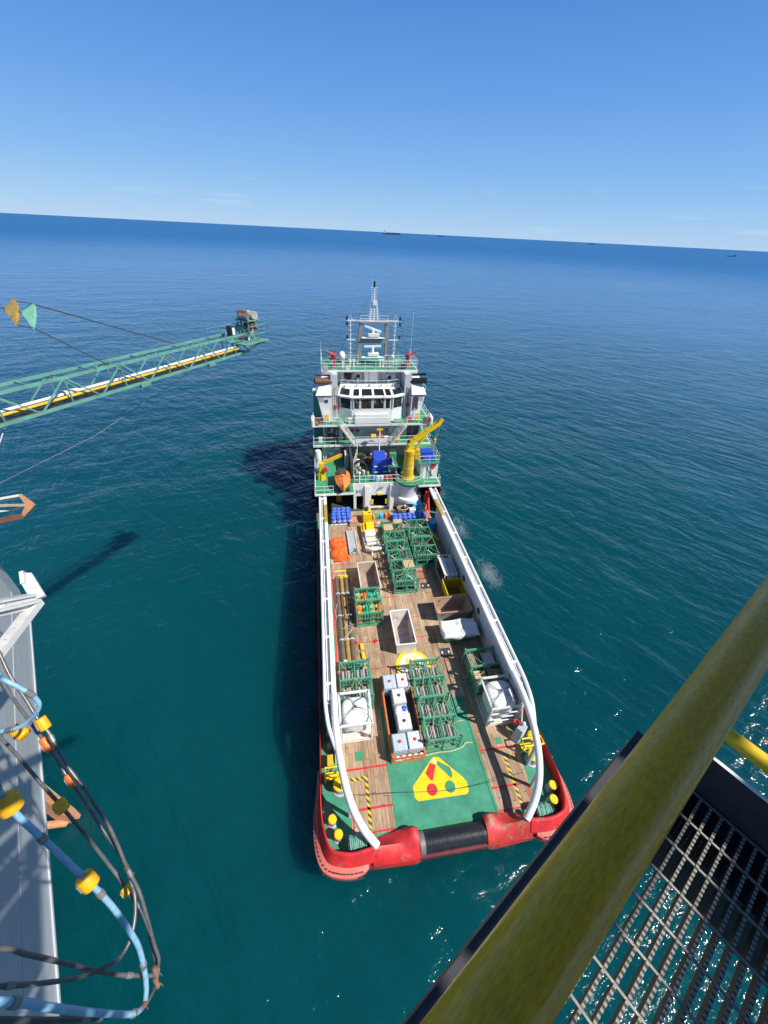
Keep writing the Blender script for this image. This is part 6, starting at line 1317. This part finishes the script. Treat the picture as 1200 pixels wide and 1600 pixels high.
hose([(-18.6,-.9,24.6),(-16.4,-.9,24.4),(-14.03,-1.37,23.09),(-13.85,-1.51,22.94),(-13.37,-1.90,22.71),(-12.92,-2.31,22.26),(-12.52,-2.64,22.08),(-12.26,-2.88,21.81),(-11.93,-3.18,21.49),(-11.43,-3.62,21.36),(-11.03,-4.00,21.11),(-10.73,-4.34,20.90),(-10.54,-4.56,20.80),(-10.30,-5.05,20.54),(-10.24,-5.23,20.49),(-10.50,-5.24,20.92),(-10.78,-5.21,21.57),(-11.14,-5.11,22.64),(-11.27,-5.08,23.33),(-11.38,-5.05,23.85),(-11.9,-5.06,24.7),(-13.4,-5.0,25.8),(-16.6,-4.8,26.2)], .034, 'hosegrey', 'grey hose with the low yellow float and a tight bend at the bottom')
hose([(-17.4,-3.2,26.9),(-13.5,-3.5,27.3),(-11.6,-3.58,26.9),(-11.35,-3.62,26.2),(-11.34,-3.66,25.92),(-11.33,-3.71,25.67),(-11.29,-3.79,25.42),(-11.20,-3.90,25.16),(-11.08,-4.01,24.83),(-10.97,-4.11,24.48),(-10.89,-4.19,24.15),(-10.73,-4.33,23.80),(-10.53,-4.50,23.40),(-10.38,-4.67,22.91),(-10.27,-4.86,22.34),(-10.23,-5.01,21.81),(-10.26,-5.22,21.18),(-10.29,-5.41,20.76),(-10.33,-5.57,20.56),(-10.35,-5.67,20.75),(-10.38,-5.71,21.33),(-10.40,-5.72,22.68),(-10.42,-5.71,24.05),(-10.44,-5.70,24.74),(-10.9,-5.72,25.7),(-12.6,-6.2,26.6),(-15.7,-6.3,26.9)], .043, 'hoseblue', 'thick light blue hose with the large yellow collar floats')
hose([(-15.6,-6.6,26.4),(-12.6,-6.3,26.0),(-10.98,-5.78,24.95),(-10.85,-5.76,24.38),(-10.66,-5.77,23.39),(-10.54,-5.75,22.26),(-10.48,-5.71,21.48),(-10.36,-5.67,20.88)], .034, 'hosedark', 'dark hose along the bottom edge under the light blue hose')
def flt(c_, d, r_, l_, m_, label, groove=True):
    d = Vector(d).normalized(); c_ = Vector(c_); t = thing('hose_float', label, 'float', c_)
    a = -d*l_/2; b = d*l_/2
    MB().tube([a,a+d*l_*.02,a+d*l_*.08,b-d*l_*.08,b-d*l_*.02,b], [r_*.8,r_*.93,r_,r_,r_*.93,r_*.8], 20).build('float_body', m_, t, smooth=True)
    if groove: MB().tube([-d*.02,d*.02], r_*1.012, 18).build('clamp_groove', 'floatyellow' if m_ == 'floatyellow' else 'floatorange', t)
    x = d.cross(Vector((0,0,1))).normalized(); MB().bar(x*r_*.98-d*l_*.3, x*r_*.98+d*l_*.3, .03,.03).build('clamp_bolt', 'steel', t)
flt((-12.03,-2.17,24.45), (.42,-.5,-.72), .092, .24, 'floatyellow', 'square yellow float at the top of the outermost hose')
flt((-12.25,-2.21,23.74), (.5,-.57,-.65), .075, .31, 'floatorange', 'upper orange float on the grey hose')
flt((-11.77,-2.72,23.26), (.47,-.58,-.67), .075, .27, 'floatorange', 'lower orange float on the grey hose')
flt((-12.43,-2.71,22.10), (.5,-.5,-.4), .115, .27, 'floatyellow', 'round yellow float in front of the rusty leg')
flt((-13.01,-1.81,23.6), (.7,-.4,-.3), .12, .3, 'floatyellow', 'yellow float half hidden behind the blue hose loop')
flt((-10.62,-4.42,23.62), (.42,-.38,-.8), .122, .24, 'floatyellow', 'large amber collar float on the light blue hose, clear of the hull')
flt((-11.24,-3.83,25.38), (.3,-.4,-.85), .135, .27, 'floatyellow', 'large amber collar float at the left edge of the picture')
flt((-10.98,-4.07,21.14), (.55,-.5,-.3), .085, .17, 'floatyellow', 'small bright yellow float low on the bent grey hose')
for c_, lab in (((-10.66,-3.99,22.15),'rusty tape lashing where two grey hoses cross'),((-10.24,-5.21,20.59),'rusty tape lashing at the right end of the hose bundle'),((-10.23,-5.33,20.44),'rusty tape lashing just below the right end of the bundle'),((-10.31,-5.60,20.62),'rusty tape lashing where the light blue hose doubles back')):
    c_ = Vector(c_); t = thing('hose_lashing', lab, 'lashing', c_); d = Vector((.16,-.36,-.55)).normalized() if c_.y > -5.5 else Vector((-.1,-.3,.5)).normalized(); rq = random.Random(lab)
    MB().tube([d*(-.10+i*.02) for i in range(11)], [.036+.010*rq.random() for i in range(11)], 9).build('tape_wraps', 'tape', t)
    MB().tube([d*.02+Vector((.05,0,0)),d*.06+Vector((.10,-.03,-.03))], .006, 5).build('loose_end', 'tape', t)

# ================================================================== SHIPS ON THE HORIZON
def far(u_, dist):
    a = math.atan((u_-600)/743)+AZ; return (CAM.x+dist*math.sin(a), CAM.y+dist*math.cos(a), 0), -a
def tanker(u_, dist, L_, hull_m, label, house_at, masts=()):
    p, rz = far(u_, dist); t = thing('distant_ship', label, 'ship', p, rz); h = L_*.06; d = L_*.11
    MB().prism([(-L_/2,-d*.6),(L_*.42,-d*.6),(L_/2,0),(L_*.42,d*.6),(-L_/2,d*.6)], -2, h).build('hull', hull_m, t)
    MB().box(house_at*L_-L_*.06,house_at*L_+L_*.06,-d*.5,d*.5,h+.01,h+L_*.12).box(house_at*L_-L_*.03,house_at*L_+L_*.03,-d*.3,d*.3,h+L_*.1201,h+L_*.17).build('deckhouse', 'farwhite', t)
    for x in masts: MB().box(x*L_-.8,x*L_+.8,-.8,.8,h+.01,h+L_*.09).build('deck_crane', 'farwhite', t)
    MB().box(-L_*.3,L_*.4,-d*.3,d*.3,h+.01,h+L_*.014).build('deck_pipes', 'farhull', t)
    return t
tanker(590, 8500, 325, 'farhull', 'large dark cargo ship with white house near the middle of the horizon', -.38, (-.15,.02,.18,.34))
tanker(666, 11000, 190, 'farhull', 'long low dark barge on the horizon right of the cargo ship', -.4)
tanker(903, 11000, 165, 'farhull', 'faint grey ship with two masts on the right half of the horizon', .0, (-.3,.35))
tanker(813, 5200, 18, 'farwhite', 'tiny white boat on the horizon between two grey ships', .0)
t = tanker(1126, 3300, 46, 'farred', 'small dull red supply ship with high bow at the far right of the horizon', .25, (-.1,))
MB().box(8,22,-4,4,6,9).build('bow_block', 'farred', t)
